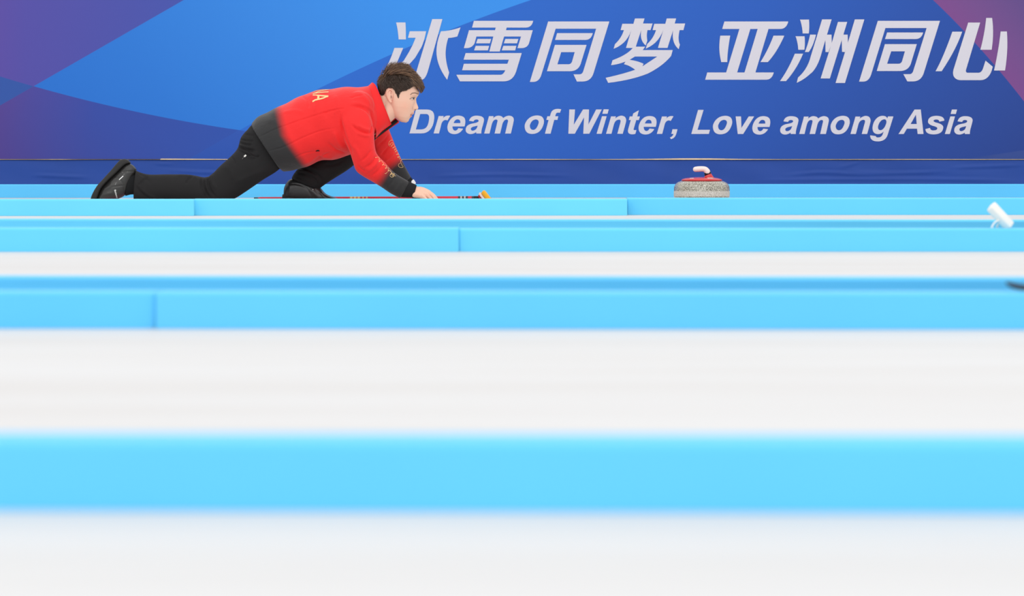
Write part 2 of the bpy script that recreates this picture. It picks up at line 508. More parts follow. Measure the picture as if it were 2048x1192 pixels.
HAN = [
 ((770, 30), [["176,118 325,118 ~332,200 332,388 217,388 ~205,220"],
              ["150,523 290,523 180,780 ~90,960 15,1050 -100,1050 ~60,800"],
              ["393,258 655,258 625,385 ~590,500 565,535 478,680 375,795 255,900 190,840 300,722 380,590 440,475 487,362 365,362"],
              ["750,65 912,65 685,880 ~650,1000 600,1025 ~540,1055 452,1055"],
              ["890,258 ~1020,258 1200,197 1150,340 ~1080,362 1005,365 ~960,500 963,640 ~972,780 1020,915 988,1030 ~815,800 817,570 ~825,400"]]),
 ((900, 30), [["380,93 1322,93 ~1300,195 1210,200 350,200"], ["740,150 915,150 790,580 625,580"],
              ["302,242 1315,242 1255,450 ~1225,524 1140,526 1072,526 1128,342 420,342 390,450 ~350,522 270,526 220,526"],
              ["438,380 655,380 633,450 415,450"], ["408,490 622,490 602,562 382,562"], ["880,380 1087,380 1065,450 855,450"], ["848,490 1055,490 1035,562 822,562"],
              ["248,605 1140,605 1050,900 ~1000,1050 860,1054 158,1054 100,950 800,950 ~848,950 878,878 192,878 220,775 912,775 935,710 216,710"]]),
 ((1050, 30), TONG),
 ((1200, 30), [["555,55 708,55 683,135 835,135 803,240 755,240 ~735,320 752,405 727,485 ~625,400 655,240 568,505 520,525 413,523 497,240 ~430,455 217,537 238,462 ~340,370 380,240 327,240 355,140 530,140"],
               ["1060,55 1210,55 1187,135 1353,135 1325,240 1265,240 ~1230,390 1270,470 1250,543 ~1130,440 1162,240 1072,523 920,523 1005,240 ~930,450 727,535 750,460 ~850,370 890,240 835,240 862,140 1037,140"],
               ["560,503 720,503 678,557 1155,557 1130,650 ~1000,810 760,930 ~500,1035 130,1078 90,998 ~360,940 558,870 ~470,800 380,782 405,740 ~290,785 175,797 200,718 ~430,635 520,525", "555,660 470,712 ~600,730 692,775 675,815 910,660"]]),
 ((1400, 30), [["388,103 1403,103 ~1375,218 1280,222 352,222"], ["115,913 1172,913 ~1145,1024 1055,1028 82,1028"],
               ["628,215 802,215 588,920 413,920"], ["918,215 1090,215 878,920 705,920"],
               ["322,328 480,328 ~432,600 433,748 338,748 ~285,550"], ["1168,328 1340,328 ~1225,590 1078,748 960,748 ~1080,560"]]),
 ((1555, 30), [["358,73 500,73 ~510,180 497,293 400,293 ~392,170"], ["287,338 430,338 ~440,440 428,552 330,552 ~322,430"], ["275,615 407,615 ~300,870 135,1050 40,1050 ~175,860"],
               ["518,312 612,312 ~570,490 497,588 435,588 ~490,450"],
               ["708,70 860,70 762,390 690,640 ~625,860 515,940 ~430,1020 305,1078 325,995 ~480,860 530,650"],
               ["785,312 858,312 862,450 810,590 762,588 760,385"], ["960,110 1108,110 1030,365 832,1008 685,1008 860,450"],
               ["1045,312 1115,312 1118,450 1070,590 1025,585 1020,380"], ["1228,70 1380,70 1072,1080 922,1080 1115,450"]]),
 ((1710, 30), TONG2),
 ((1860, 30), [["355,265 512,265 ~410,560 185,893 88,893 ~210,680"],
               ["607,120 797,120 572,870 ~560,918 605,918 770,918 ~822,915 845,840 882,725 997,822 ~950,1035 800,1035 470,1035 ~340,1010 372,870"],
               ["892,47 987,47 ~1020,290 980,552 800,552 ~870,290"], ["1122,262 1222,262 ~1245,560 1192,882 1017,882 ~1090,560"]]),
]
for (ox, oy), cs in HAN:
    mb = MB()
    for c in cs: put(mb, c, ox, oy, S1)
    mb.build('character', LM, ban, smooth=False)
GL = {  # glyph: (scale, left, baseline, contours)
 'D': (8.904, 80, 550, ["195,125 400,125 ~525,130 522,265 ~515,400 455,475 ~395,550 290,550 80,550", "270,205 385,205 ~430,210 430,275 ~425,380 385,435 ~350,480 275,480 193,480"]),
 'r': (8.904, 508, 550, ["600,240 690,240 677,278 ~715,232 765,232 ~790,232 805,238 755,320 ~740,310 720,310 ~670,315 650,375 605,550 508,550"]),
 'e': (8.904, 755, 550, ["1060,425 ~1080,360 1072,310 ~1060,232 945,232 ~850,235 795,320 ~750,395 755,455 ~762,560 880,562 ~980,560 1035,465 950,455 ~925,500 895,500 ~848,498 845,425", "865,365 985,365 ~992,300 935,298 ~890,300 865,365"]),
 'a': (8.904, 1080, 550, ["1140,325 ~1165,232 1275,232 ~1405,235 1408,305 ~1405,340 1375,440 ~1355,510 1360,550 1268,550 1268,525 ~1215,562 1160,560 ~1080,550 1080,480 ~1085,390 1210,370 ~1310,355 1312,325 ~1310,300 1270,300 ~1235,300 1222,335", "1293,408 ~1280,415 1230,425 ~1170,440 1172,470 ~1175,500 1205,500 ~1250,495 1275,460 ~1288,435 1293,408"]),
 'm': (8.904, 1410, 550, ["1495,240 1578,240 1567,278 ~1615,232 1665,232 ~1730,235 1748,275 ~1800,232 1855,232 ~1940,238 1938,310 ~1935,340 1885,550 1783,550 1830,350 ~1845,300 1808,300 ~1760,302 1735,380 1693,550 1595,550 1645,340 ~1655,300 1620,300 ~1570,300 1545,385 1505,550 1410,550"]),
 'o': (6.206, 58, 388, ["58,295 ~60,392 150,392 ~230,392 270,325 ~298,275 298,235 ~295,162 210,162 ~130,165 85,225 ~58,265", "122,290 ~125,342 165,342 ~195,340 215,300 ~235,255 233,245 ~230,212 195,212 ~160,215 140,245 ~122,275"]),
 'f': (6.206, 310, 388, ["340,172 372,172 ~385,120 400,105 ~425,80 470,80 ~495,80 512,87 495,130 ~480,125 465,127 ~445,128 438,172 475,172 465,217 425,217 380,388 310,388 355,217 327,217"]),
 'W': (6.206, 600, 388, ["612,87 683,87 668,275 782,87 857,87 850,272 945,87 1015,87 860,388 785,388 795,185 680,388 600,388"]),
 'n': (6.206, 1068, 388, ["1130,172 1190,172 1182,197 ~1225,163 1262,163 ~1318,168 1318,225 ~1315,250 1275,388 1208,388 1248,240 ~1252,210 1228,212 ~1180,215 1165,275 1135,388 1068,388"]),
 't': (6.206, 1338, 388, ["1405,135 1475,95 1455,172 1488,172 1475,217 1443,217 1410,330 ~1408,342 1425,342 ~1435,342 1445,340 1432,388 ~1415,394 1388,394 ~1335,390 1340,345 ~1342,330 1375,217 1350,217 1362,172 1395,172"]),
 ',': (6.206, 1860, 388, ["1893,330 1955,330 1940,385 ~1925,440 1875,453 1860,432 ~1898,420 1905,388 1878,388"]),
 'L': (6.4, 80, 403, ["167,95 238,95 160,350 320,350 305,403 80,403"]),
 'v': (6.4, 648, 403, ["648,178 717,178 722,325 815,178 885,178 745,403 675,403"]),
 'g': (6.4, 642, 403, ["940,178 870,400 ~845,500 735,498 ~640,495 642,420 715,430 ~715,450 750,447 ~790,445 805,400 815,370 ~785,405 740,405 ~672,400 672,325 ~675,270 705,225 ~745,170 805,170 ~850,172 862,205 870,178", "742,320 ~745,355 775,355 ~810,350 835,300 ~855,255 850,240 ~845,212 820,215 ~785,220 760,260 ~742,295"]),
 'A': (6.4, 1005, 403, ["1210,90 1290,90 1325,403 1250,403 1243,335 1112,335 1072,403 1005,403", "1160,275 1238,275 1228,155"]),
 's': (6.4, 1350, 403, ["1408,325 ~1415,360 1455,358 ~1500,355 1502,330 ~1500,312 1450,300 ~1380,280 1382,240 ~1390,172 1490,170 ~1590,172 1592,232 1528,245 ~1525,218 1490,217 ~1455,218 1453,235 ~1455,250 1500,260 ~1580,280 1578,320 ~1572,408 1450,408 ~1350,405 1350,340"]),
 'i': (6.4, 1598, 403, ["1668,178 1728,178 1662,403 1598,403"]),
 'd': (6.4, 1598, 403, ["1688,90 1755,90 1738,147 1672,147"]),
}
ROW = [('D', 819), ('r', 867.1), ('e', 894.8), ('a', 931.3), ('m', 968.4), ('o', 1049.3), ('f', 1089.9), ('W', 1136.7), ('i', 1193.1), ('d', 1193.1), ('n', 1212.1), ('t', 1255.6), ('e', 1277.2), ('r', 1313.6), (',', 1339.7),
       ('L', 1382.5), ('o', 1425.8), ('v', 1471.3), ('e', 1504.7), ('a', 1560.2), ('m', 1598.4), ('o', 1661.0), ('n', 1700.9), ('g', 1740.3), ('A', 1797), ('s', 1850.9), ('i', 1889.7), ('d', 1889.7), ('a', 1908.4)]
for ch, left in ROW:
    if ch != 'd': mb = MB()
    s, l, b, cs = GL[ch]
    base = 266.8 + (left - 819) / 400 * 0.8 if left < 1400 else 268.0
    poly_mesh([[(left + (x - l) / s, base + (y - b) / s) for x, y in parse(c)] for c in cs], lambda x, y: W(x, y, LY), mb)
    if ch == 'i': continue
    mb.build('letter', LM, ban, smooth=False)

# ---- foam bumpers between the sheets
BH = 0.0736
def bump_mat(name, c, k=1.0):
    return mat(name, tuple(c), 0.5, 0.25, noise=(2.0, .03))
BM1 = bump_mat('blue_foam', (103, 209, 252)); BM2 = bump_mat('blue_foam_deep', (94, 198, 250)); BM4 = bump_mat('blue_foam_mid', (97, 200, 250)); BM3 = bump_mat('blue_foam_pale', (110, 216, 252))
GRP = 'light blue foam bumpers between the curling sheets'
def bumper(x0, x1, yl, yr, label, m, h=BH, th=0.12, r=0.007, xl=0.0, xr=2048.0):
    """front face foot seen at rows yl (left frame edge) and yr (right frame edge); x0,x1 pixel ends"""
    dl, dr = depth_at(yl, 0), depth_at(yr, 0)
    def front(px):
        Y = dl + (dr - dl) * px / 2048.0
        a = (px - 1024.0) / FPX
        return Vector((a * Y * 1.0, Y, 0))
    A, B = front(x0), front(x1)
    d = (B - A).normalized(); n = Vector((-d.y, d.x, 0))         # n points away from the camera
    prof = [(0.004, 0.0), (0, 0.0), (0, 0.002), (0, 0.005), (0, h - r - .002), (0, h - r)] + [(r - r * math.cos(a), h - r + r * math.sin(a)) for a in np.linspace(0.2, 1.57, 6)]
    prof += [(r + .002, h), (th - r - .002, h)] + [(th - r + r * math.sin(a), h - r + r * math.cos(a)) for a in np.linspace(0, 1.37, 6)] + [(th, h - r), (th, h - r - .002), (th, 0.005), (th, 0.002), (th, 0.0), (th - .004, 0.0)]
    L = (B - A).length; V = []; cuts = [0.0, 0.004, *np.linspace(0.02, L - 0.02, 14), L - 0.004, L]
    for k, c in enumerate(cuts):
        s = 0.997 if k in (0, len(cuts) - 1) else 1.0
        for (u, z) in prof:
            uu = th / 2 + (u - th / 2) * s
            V.append(A + d * c + n * uu + Vector((0, 0, z * s)))
    mm = len(prof)
    F = ring_faces(len(cuts), mm, True)
    o = MB().add(V, F).build('foam_bumper', m, org=tuple(A + d * L / 2 + n * th / 2))
    tag(o, label, 'bumper', GRP)
    return o
EXT = 1300
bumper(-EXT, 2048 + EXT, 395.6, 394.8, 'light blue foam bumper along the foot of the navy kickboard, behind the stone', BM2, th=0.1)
bumper(-EXT, 387.8, 431.8, 431.4, 'foam bumper length in front of the player\'s trailing shoe and shin', BM3, h=BH)
bumper(388.1, 1254.7, 431.4, 430.4, 'long foam bumper in front of the player\'s front shoe and hands', BM3, h=BH)
bumper(1255.0, 2048 + EXT, 430.4, 429.6, 'foam bumper length directly in front of the curling stone', BM1, h=BH + 0.002)
bumper(-EXT, 2048 + EXT, 480.2, 482.5, 'foam bumper on the far side of the gap behind the white stand', BM1, h=BH)
bumper(-EXT, 917.8, 503.6, 503.4, 'left foam bumper length of the row carrying the white stand', BM1, h=BH + 0.0025)
bumper(918.1, 2048 + EXT, 503.4, 503.2, 'foam bumper length with the white stand on its top edge', BM1, h=BH)
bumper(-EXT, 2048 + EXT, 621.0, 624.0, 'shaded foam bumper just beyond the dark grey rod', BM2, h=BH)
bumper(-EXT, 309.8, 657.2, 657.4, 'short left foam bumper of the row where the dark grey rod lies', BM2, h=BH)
bumper(310.1, 2048 + EXT, 657.4, 659.6, 'long foam bumper with the dark grey rod at its right end', BM4, h=BH)
bumper(-900, 2048 + 900, 1021.0, 1027.0, 'nearest foam bumper, widest blurred blue band in front', BM4, h=BH + 0.0015)

# ================================================================== CURLING STONE
SY = 22.8; SX = 1403.5; SPX = FPX / SY
def granite(name, c0, c1, c2, rough, coat):
    m = bpy.data.materials.new(name); m.use_nodes = True
    nt = m.node_tree; p = nt.nodes['Principled BSDF']
    p.inputs['Roughness'].default_value = rough; p.inputs['Coat Weight'].default_value = coat; p.inputs['Coat Roughness'].default_value = 0.05
    tc = nt.nodes.new('ShaderNodeTexCoord')
    n = nt.nodes.new('ShaderNodeTexNoise'); n.inputs['Scale'].default_value = 240; n.inputs['Detail'].default_value = 3
    nt.links.new(tc.outputs['Object'], n.inputs['Vector'])
    r = nt.nodes.new('ShaderNodeValToRGB'); e = r.color_ramp.elements
    e[0].position = 0.39; e[0].color = (*lin(c0), 1); e[1].position = 0.61; e[1].color = (*lin(c2), 1)
    x = e.new(0.5); x.color = (*lin(c1), 1)
    nt.links.new(n.outputs[0], r.inputs[0]); nt.links.new(r.outputs[0], p.inputs['Base Color'])
    return m
def lathe(c, prof, m=64):
    V = []
    for r, z in prof:
        for j in range(m):
            a = 2 * math.pi * j / m; V.append((c[0] + r * math.cos(a), c[1] + r * math.sin(a), z))
    return V, ring_faces(len(prof), m, True)
sbase = W(SX, 405, SY); GYs = 405.0
def sz(y): return max(0.0, (GYs - y) / SPX)
stone = empty('curling_stone', (sbase.x, SY, 0))
tag(stone, 'grey granite curling stone with red top and white handle sliding on the ice', 'curling stone')
prof = [(r / SPX, sz(y)) for r, y in [(12, 404), (30, 404.6), (34, 405), (40, 404.8), (47, 403), (52, 399.5), (54.6, 396), (55.9, 392.2), (56, 391.6), (56, 387), (56, 382.2), (55.9, 381.6), (55.7, 377), (55.0, 373), (53.6, 369.5), (51, 366.3), (47.5, 364), (44, 362.6), (42, 362), (20, 361.8)]]
V, F = lathe((sbase.x, SY), prof)
body = make('granite_body', V, F, granite('polished_granite', (100, 97, 86), (158, 154, 140), (204, 200, 186), 0.22, 0.35), stone)
body.data.materials.append(granite('ground_granite_band', (172, 166, 156), (196, 190, 182), (214, 209, 202), 0.7, 0.0))
for pl in body.data.polygons:
    z = pl.center.z
    if sz(391.8) < z < sz(381.8): pl.material_index = 1
red = mat('red_plastic', (206, 28, 34), 0.25, 0.5, coat=0.4)
V, F = lathe((sbase.x, SY), [(r / SPX, sz(y)) for r, y in [(39.5, 361.9), (41, 360.8), (41, 359.6), (39, 358), (33, 356.2), (24, 355), (14, 354.2), (4, 354)]])
cap = make('top_disc', V, F, red, stone)
V, F = lathe((sbase.x, SY), [(r / SPX, sz(y)) for r, y in [(39.5, 362.4), (40, 361.9), (39.6, 361.2), (30, 361.0)]])
make('gasket', V, F, mat('black_rubber', (22, 22, 24), 0.6), stone)
mb = MB()
mb.add(*tube([W(1417, 356, SY), W(1416.6, 352, SY), W(1415.5, 348.5, SY)], [11.5 / SPX, 8.2 / SPX, 6.6 / SPX], 20, 12, flat=0.8))
mb.build('handle_post', red, stone)
mb = MB(); mb.add(*tube([W(1416.0, 350.4, SY), W(1415.0, 344.4, SY)], [7.0 / SPX, 6.5 / SPX], 20, flat=0.8))
mb.build('collar_ring', mat('black_ring', (24, 24, 26), 0.4), stone)
hp = [(1415.0, 344.6, 5.9), (1413.6, 342.0, 5.9), (1410.5, 339, 5.6), (1405, 337.8, 5.3), (1397, 338.1, 5.5), (1391, 338.6, 5.2)]
mb = MB(); mb.add(*ptube([(a, b, SY, r / SPX) for a, b, r in hp], n=26, m=20))
mb.build('handle', mat('white_handle', (238, 222, 218), 0.35, 0.5), stone)
# small white emblem patches on the red disc
wm = mat('white_print', (238, 238, 236), 0.5)
def disc_patch(mb, ang, r, w, h):
    c = Vector((sbase.x + r * math.cos(ang), SY + r * math.sin(ang), 0)); t = Vector((-math.sin(ang), math.cos(ang), 0)); d = Vector((math.cos(ang), math.sin(ang), 0))
    def top(rr):
        rp = rr * SPX
        return sz(np.interp(rp, [4, 14, 24, 33, 39, 41], [354, 354.2, 355, 356.2, 358, 359.6])) + 0.0008
    V = []
    for a, b in ((-1, -1), (1, -1), (1, 1), (-1, 1)):
        rr = r + b * h; V.append((c.x + t.x * a * w + d.x * b * h, c.y + t.y * a * w + d.y * b * h, top(rr)))
    mb.add(V, [(0, 1, 2, 3)])
mb = MB()
for a in (-1.15, -1.0, -0.85): disc_patch(mb, a, 0.078, 0.0045, 0.010)
mb.build('emblem', wm, stone, smooth=False); mb = MB()
for a in (-2.35, -2.2): disc_patch(mb, a, 0.085, 0.005, 0.006)
mb.build('emblem', wm, stone, smooth=False)

# ================================================================== WHITE STAND ON THE BUMPER
def rbox(c, ax, hx, hy, hz, r=0.004):
    """bevelled box: centre, three unit axes, half sizes"""
    bm = bmesh.new(); bmesh.ops.create_cube(bm, size=2)
    for v in bm.verts: v.co = Vector((v.co.x * hx, v.co.y * hy, v.co.z * hz))
    bmesh.ops.bevel(bm, geom=list(bm.edges) + list(bm.verts), offset=r, segments=3, affect='EDGES', profile=0.5)
    bm.verts.ensure_lookup_table()
    V = [Vector(c) + ax[0] * v.co.x + ax[1] * v.co.y + ax[2] * v.co.z for v in bm.verts]
    F = [tuple(v.index for v in f.verts) for f in bm.faces]; bm.free()
    return V, F
TY = depth_at(503.3, 0) + 0.062
a0, b0 = W(1982, 412.5, TY), W(2020, 453.5, TY + .006)
dirz = (b0 - a0).normalized(); yaw = Vector((math.cos(-.45), math.sin(-.45), 0))
nx = (yaw - dirz * yaw.dot(dirz)).normalized(); ny = dirz.cross(nx)
stand = empty('white_stand', tuple(W(2005, 459.5, TY).xy) + (BH,))
tag(stand, 'small white plastic stand leaning on two thin legs on top of a foam bumper', 'stand')
wp = mat('white_plastic', (236, 234, 228), 0.4, 0.4)
MB().add(*rbox((a0 + b0) / 2, (nx, ny, dirz), 0.0135, 0.019, (b0 - a0).length / 2 + .002, 0.006)).build('panel', wp, stand)
for (p0, p1, dy) in (((1998, 440), (1983.5, 458.3), -.012), ((2004, 444), (1994, 458.3), .016)):
    A = W(*p0, TY + dy); B = W(*p1, TY + dy); B.z = BH + 0.0035
    M = (A + B) / 2 + Vector((-0.002, 0, 0.003))
    MB().add(*tube([A, M, B, B + Vector((0.004, 0, -0.001))], [.0033, .0033, .0033, .003], 10, 14)).build('leg', wp, stand)

# ================================================================== DARK ROD ON THE NEARER BUMPER
RY = depth_at(659, 0) + 0.06
pts = [(2014, 570.5, 3.0), (2020, 573.5, 5.0), (2032, 577.5, 6.0), (2052, 580.5, 6.2), (2085, 581.5, 6.2), (2150, 581.6, 6.2), (2260, 581.6, 6.2)]
mb = MB(); k = RY / FPX
V, F = ptube([(a, b, RY, r * k) for a, b, r in pts], n=30, m=14)
zmin = min(v[2] for v in V); V = [Vector(v) + Vector((0, 0, BH - zmin + .0003)) for v in V]
mb.add(V, F); o = mb.build('rod', mat('dark_grey_rubber', (62, 62, 68), 0.6), org=tuple(W(2100, 585, RY).xy) + (BH,))
tag(o, 'dark grey rod with upturned tip lying on a foam bumper at the right edge', 'rod')

# ================================================================== BROOM
BRY = 22.76; K = BRY / FPX
broom = empty('curling_broom', tuple(W(735, 404, BRY).xy) + (0,))
tag(broom, 'red-shafted curling broom with yellow pad held low along the ice', 'broom')
def shaft_y(px): return 398.6 + (px - 508) / (952 - 508) * (-1.8)
N_ = 180; V = []; C = []
xs = np.linspace(508, 952, N_)
for i, x in enumerate(xs):
    r = 0.0120 if x > 520 else 0.0105
    for j in range(14):
        a = 2 * math.pi * j / 14
        c = W(x, shaft_y(x), BRY); V.append((c.x, c.y + r * math.sin(a), c.z + r * math.cos(a)))
        if x < 516: col = (30, 28, 30)
        elif 699 < x < 734: col = (226, 190, 120) if (int(x * 0.55) % 2 and j in (12, 13, 0, 1, 2, 3, 10, 11, 4)) else (196, 40, 58)
        elif 824 < x < 846: col = (24, 24, 30)
        elif 916 < x < 936: col = (26, 30, 46) if (x < 921 or x > 930) else ((214, 204, 200) if int(x) % 3 else (40, 40, 60))
        elif x > 943: col = (24, 30, 48)
        else: col = (206, 30, 56)
        C.append(lin(col))
make('shaft', V, ring_faces(N_, 14), mat('broom_paint', attr='Col', rough=0.3, spec=0.5), broom, cols=np.array(C))
ctr = W(966.5, 396, BRY); ang = math.radians(-52)
ux = Vector((math.cos(ang), 0, math.sin(ang))); uz = Vector((-ux.z, 0, ux.x)); uy = Vector((0, 1, 0))
ctr2 = W(974, 393.5, BRY)
MB().add(*rbox(ctr2, (ux, uy, uz), 0.037, 0.095, 0.0115, 0.010)).build('pad', mat('yellow_fabric', (244, 178, 44), 0.8, 0.1, sheen=0.3, bump=(700, .4)), broom)
ctr3 = W(966.8, 396.0, BRY)
MB().add(*rbox(ctr3, (ux, uy, uz), 0.034, 0.088, 0.0065, 0.005)).build('head_plate', mat('white_plate', (232, 214, 206), 0.4), broom)
ctr4 = W(963.0, 397.6, BRY)
MB().add(*rbox(ctr4, (ux, uy, uz), 0.024, 0.05, 0.0065, 0.005)).build('head_block', mat('red_block', (190, 34, 48), 0.35), broom)
MB().add(*tube([W(948, shaft_y(948), BRY), W(957, 397, BRY), W(962.5, 397.4, BRY)], [.0125, .0125, .009], 14, 8)).build('ferrule', mat('black_plastic', (26, 26, 30), 0.4), broom)

# ================================================================== PLAYER
YC = 22.30
PORG = (W(610, 400, YC).x, YC, 0.0)
def gy(Y): return float(Pj(np.array([[0, Y, 0.0]]))[0, 1])     # pixel row of the ice at depth Y

# ---- head -------------------------------------------------------
HY = 22.27                                        # mid-plane of the head
HO = np.array([786.0, 191.0]); HF = np.array([.99, .139]); HU = np.array([.139, -.99])
KH = HY / FPX
def st(p): d = np.asarray(p, float) - HO; return np.array([d @ HF, d @ HU])
def hpx(s, t): return HO + s * HF + t * HU
def hw(s, t, y):                                   # head coordinates -> world
    p = hpx(s, t); v = W(p[0], p[1], HY); return Vector((v.x, HY + y, v.z))
FRONT = [(798, 139.5), (808, 141), (817, 146), (825, 154), (831, 164), (834, 172), (835, 180), (834, 188), (831.5, 196), (829.5, 206), (827.5, 215), (825.5, 224), (823, 233), (819.5, 238), (816.5, 242), (812, 245.4)]
PROFILE = [(835.5, 176), (837.6, 180.5), (838.8, 184.5), (838.2, 188), (836.2, 191.5), (833.4, 195.2), (832.4, 198), (832.6, 202), (833.6, 206.6), (835.6, 211.5), (837.0, 215), (836.0, 218.2), (832.4, 219.8), (829.0, 221.4), (828.0, 223.6), (828.4, 226.4), (826.6, 228.6), (824.0, 229.8), (824.0, 231.6), (823.4, 233.6), (820.8, 235.4), (818.6, 238.2), (817.2, 242.2), (813, 245.4)]
BACK = [(796, 139.5), (780, 142), (769, 149), (762, 159), (759, 170), (760.5, 181), (765, 190), (771, 199), (775.5, 208), (779, 217), (783, 226), (789, 234), (796, 240), (802, 244)]
def curve_t(pts):
    a = np.array([st(p) for p in pts]); a = a[np.argsort(a[:, 1])]; return a[:, 1], a[:, 0]
tf, sf = curve_t(FRONT); tb, sb = curve_t(BACK)
pr = np.array([st(p) for p in PROFILE]); pr = pr[np.argsort(pr[:, 1])]
WT = np.array([-50.3, -49.5, -47, -40, -30, -20, -10, 0, 10, 25, 38, 46, 51, 52.5])
WW = np.array([.016, .024, .034, .047, .057, .0645, .0685, .071, .0735, .0735, .064, .046, .026, .012])
SGP = [176, 184, 190, 196, 202, 208, 213, 217, 219.5, 221.5, 225, 229, 232, 236, 242]
SGV = [.055, .050, .030, .0085, .0085, .010, .0135, .0160, .0155, .019, .022, .023, .021, .023, .022]
sgt = np.array([st((833, y))[1] for y in SGP])[::-1]; sgv = np.array(SGV)[::-1]
def head_mesh():
    nt_, m = 150, 120
    T = np.linspace(-50.2, 52.2, nt_); V = []
    eye_st = st((825.8, 197.2))
    for t in T:
        f = np.interp(t, tf, sf); b = np.interp(t, tb, sb); w = np.interp(t, WT, WW)
        bump = np.interp(t, pr[:, 1], pr[:, 0], left=-99, right=-99)
        bump = 0 if bump < -90 else bump - f
        tap = np.clip((t + 50.4) / 2, 0, 1) * np.clip((pr[-1, 1] - t) / 3, 0, 1)
        sg = np.interp(t, sgt, sgv)
        c = b + (f - b) * np.interp(t, [-50, -30, 0, 30], [.45, .42, .46, .5])
        for j in range(m):
            a = 2 * math.pi * j / m; ca, sa = math.cos(a), math.sin(a)
            e = 2 / 2.35 if ca > 0 else 2 / 2.1
            y = w * math.copysign(abs(sa) ** e, sa)
            s = c + ((f - c) if ca > 0 else (c - b)) * math.copysign(abs(ca) ** e, ca)
            if ca > 0:
                g = math.exp(-(abs(y) / sg) ** 2.4)
                s += bump * tap * g
                # eye socket, lids and cheek
                ey = abs(y) - 0.031; et = t - eye_st[1]
                s -= 2.3 * math.exp(-(ey / .013) ** 2 - (et / 3.6) ** 2)
                s += 1.5 * math.exp(-(ey / .011) ** 2 - (et / 1.9) ** 2)
                s += 1.0 * math.exp(-((abs(y) - .034) / .016) ** 2 - ((et - 8.5) / 3.0) ** 2)
                s += 0.9 * math.exp(-((abs(y) - .040) / .016) ** 2 - ((et + 12) / 6) ** 2)
                # nostril wing groove, mouth corner
                s -= 0.9 * math.exp(-((abs(y) - .0185) / .0035) ** 2 - ((t - st((830, 217))[1]) / 3.4) ** 2)
                s -= 0.8 * math.exp(-((abs(y) - .0245) / .005) ** 2 - ((t - st((823, 230))[1]) / 2.2) ** 2)
            V.append(hw(s, t, y))
    return V, ring_faces(nt_, m, True)
def ear(side):
    mb = MB(); e = lambda px, py, o: (px, py, HY + side * (.070 + o))
    # concha plate
    pl = [(785.5, 189), (782, 183), (777.5, 184), (775.5, 190), (777, 197), (780.5, 202.5)]
    rim = [(786.0, 189.5, .0035), (785.2, 183.5, .006), (781.8, 179.6, .010), (777.6, 180.0, .0145), (774.4, 184.6, .017), (774.2, 190.4, .017), (776.2, 196.6, .014), (779.0, 201.8, .010), (781.6, 204.0, .007), (783.2, 202.2, .004)]
    P = [W(a, b, HY + side * (.069 + o)) for a, b, o in rim]
    mb.add(*tube(P, [.0028, .0030, .0031, .0031, .0030, .0030, .0032, .0042, .0046, .0030], 10, 40))
    anti = [(782.5, 184.5, .006), (779.2, 185.8, .0095), (777.9, 191, .0105), (779.5, 196.5, .0085), (782.2, 198.6, .006)]
    mb.add(*tube([W(a, b, HY + side * (.069 + o)) for a, b, o in anti], [.0018, .0024, .0026, .0026, .0022], 8, 20))
    tr = [(785.4, 190, .004), (784.6, 193.5, .0065), (784.4, 197, .004)]
    mb.add(*tube([W(a, b, HY + side * (.068 + o)) for a, b, o in tr], [.002, .0034, .002], 8, 12))
    V = []
    for k, (cx, cy, r) in enumerate([(780.2, 191.5, 1.0)]):
        n, m = 8, 30
        for i in range(n):
            a = math.pi * (i + .05) / (n - .9)
            for j in range(m):
                b = 2 * math.pi * j / m
                px = cx + 5.6 * math.sin(a) * math.cos(b) + (0.9 * math.sin(a) * math.sin(b)); py = cy + 10.6 * math.sin(a) * math.sin(b)
                base = .072 + (785 - px) * .0009
                V.append(W(px, py, HY + side * (base + .0035 * math.cos(a))))
    mb.add(V, ring_faces(8, 30))
    return mb
hm = MB(); hm.add(*head_mesh())
for sd in (-1, 1):
    em = ear(sd); hm.add(em.v, em.f)
hm.add(*ptube([(772, 196, HY, .040), (767, 206, HY, .040), (762, 218, HY, .040)], n=12, m=32))
hm.add(*ptube([(786, 208, HY, .048), (779, 219, HY, .050), (768, 231, HY, .048), (756, 243, HY, .048), (742, 254, HY, .050)], n=20, m=32))
headV, headF = remesh(hm, 0.0014, 5, 0.5)

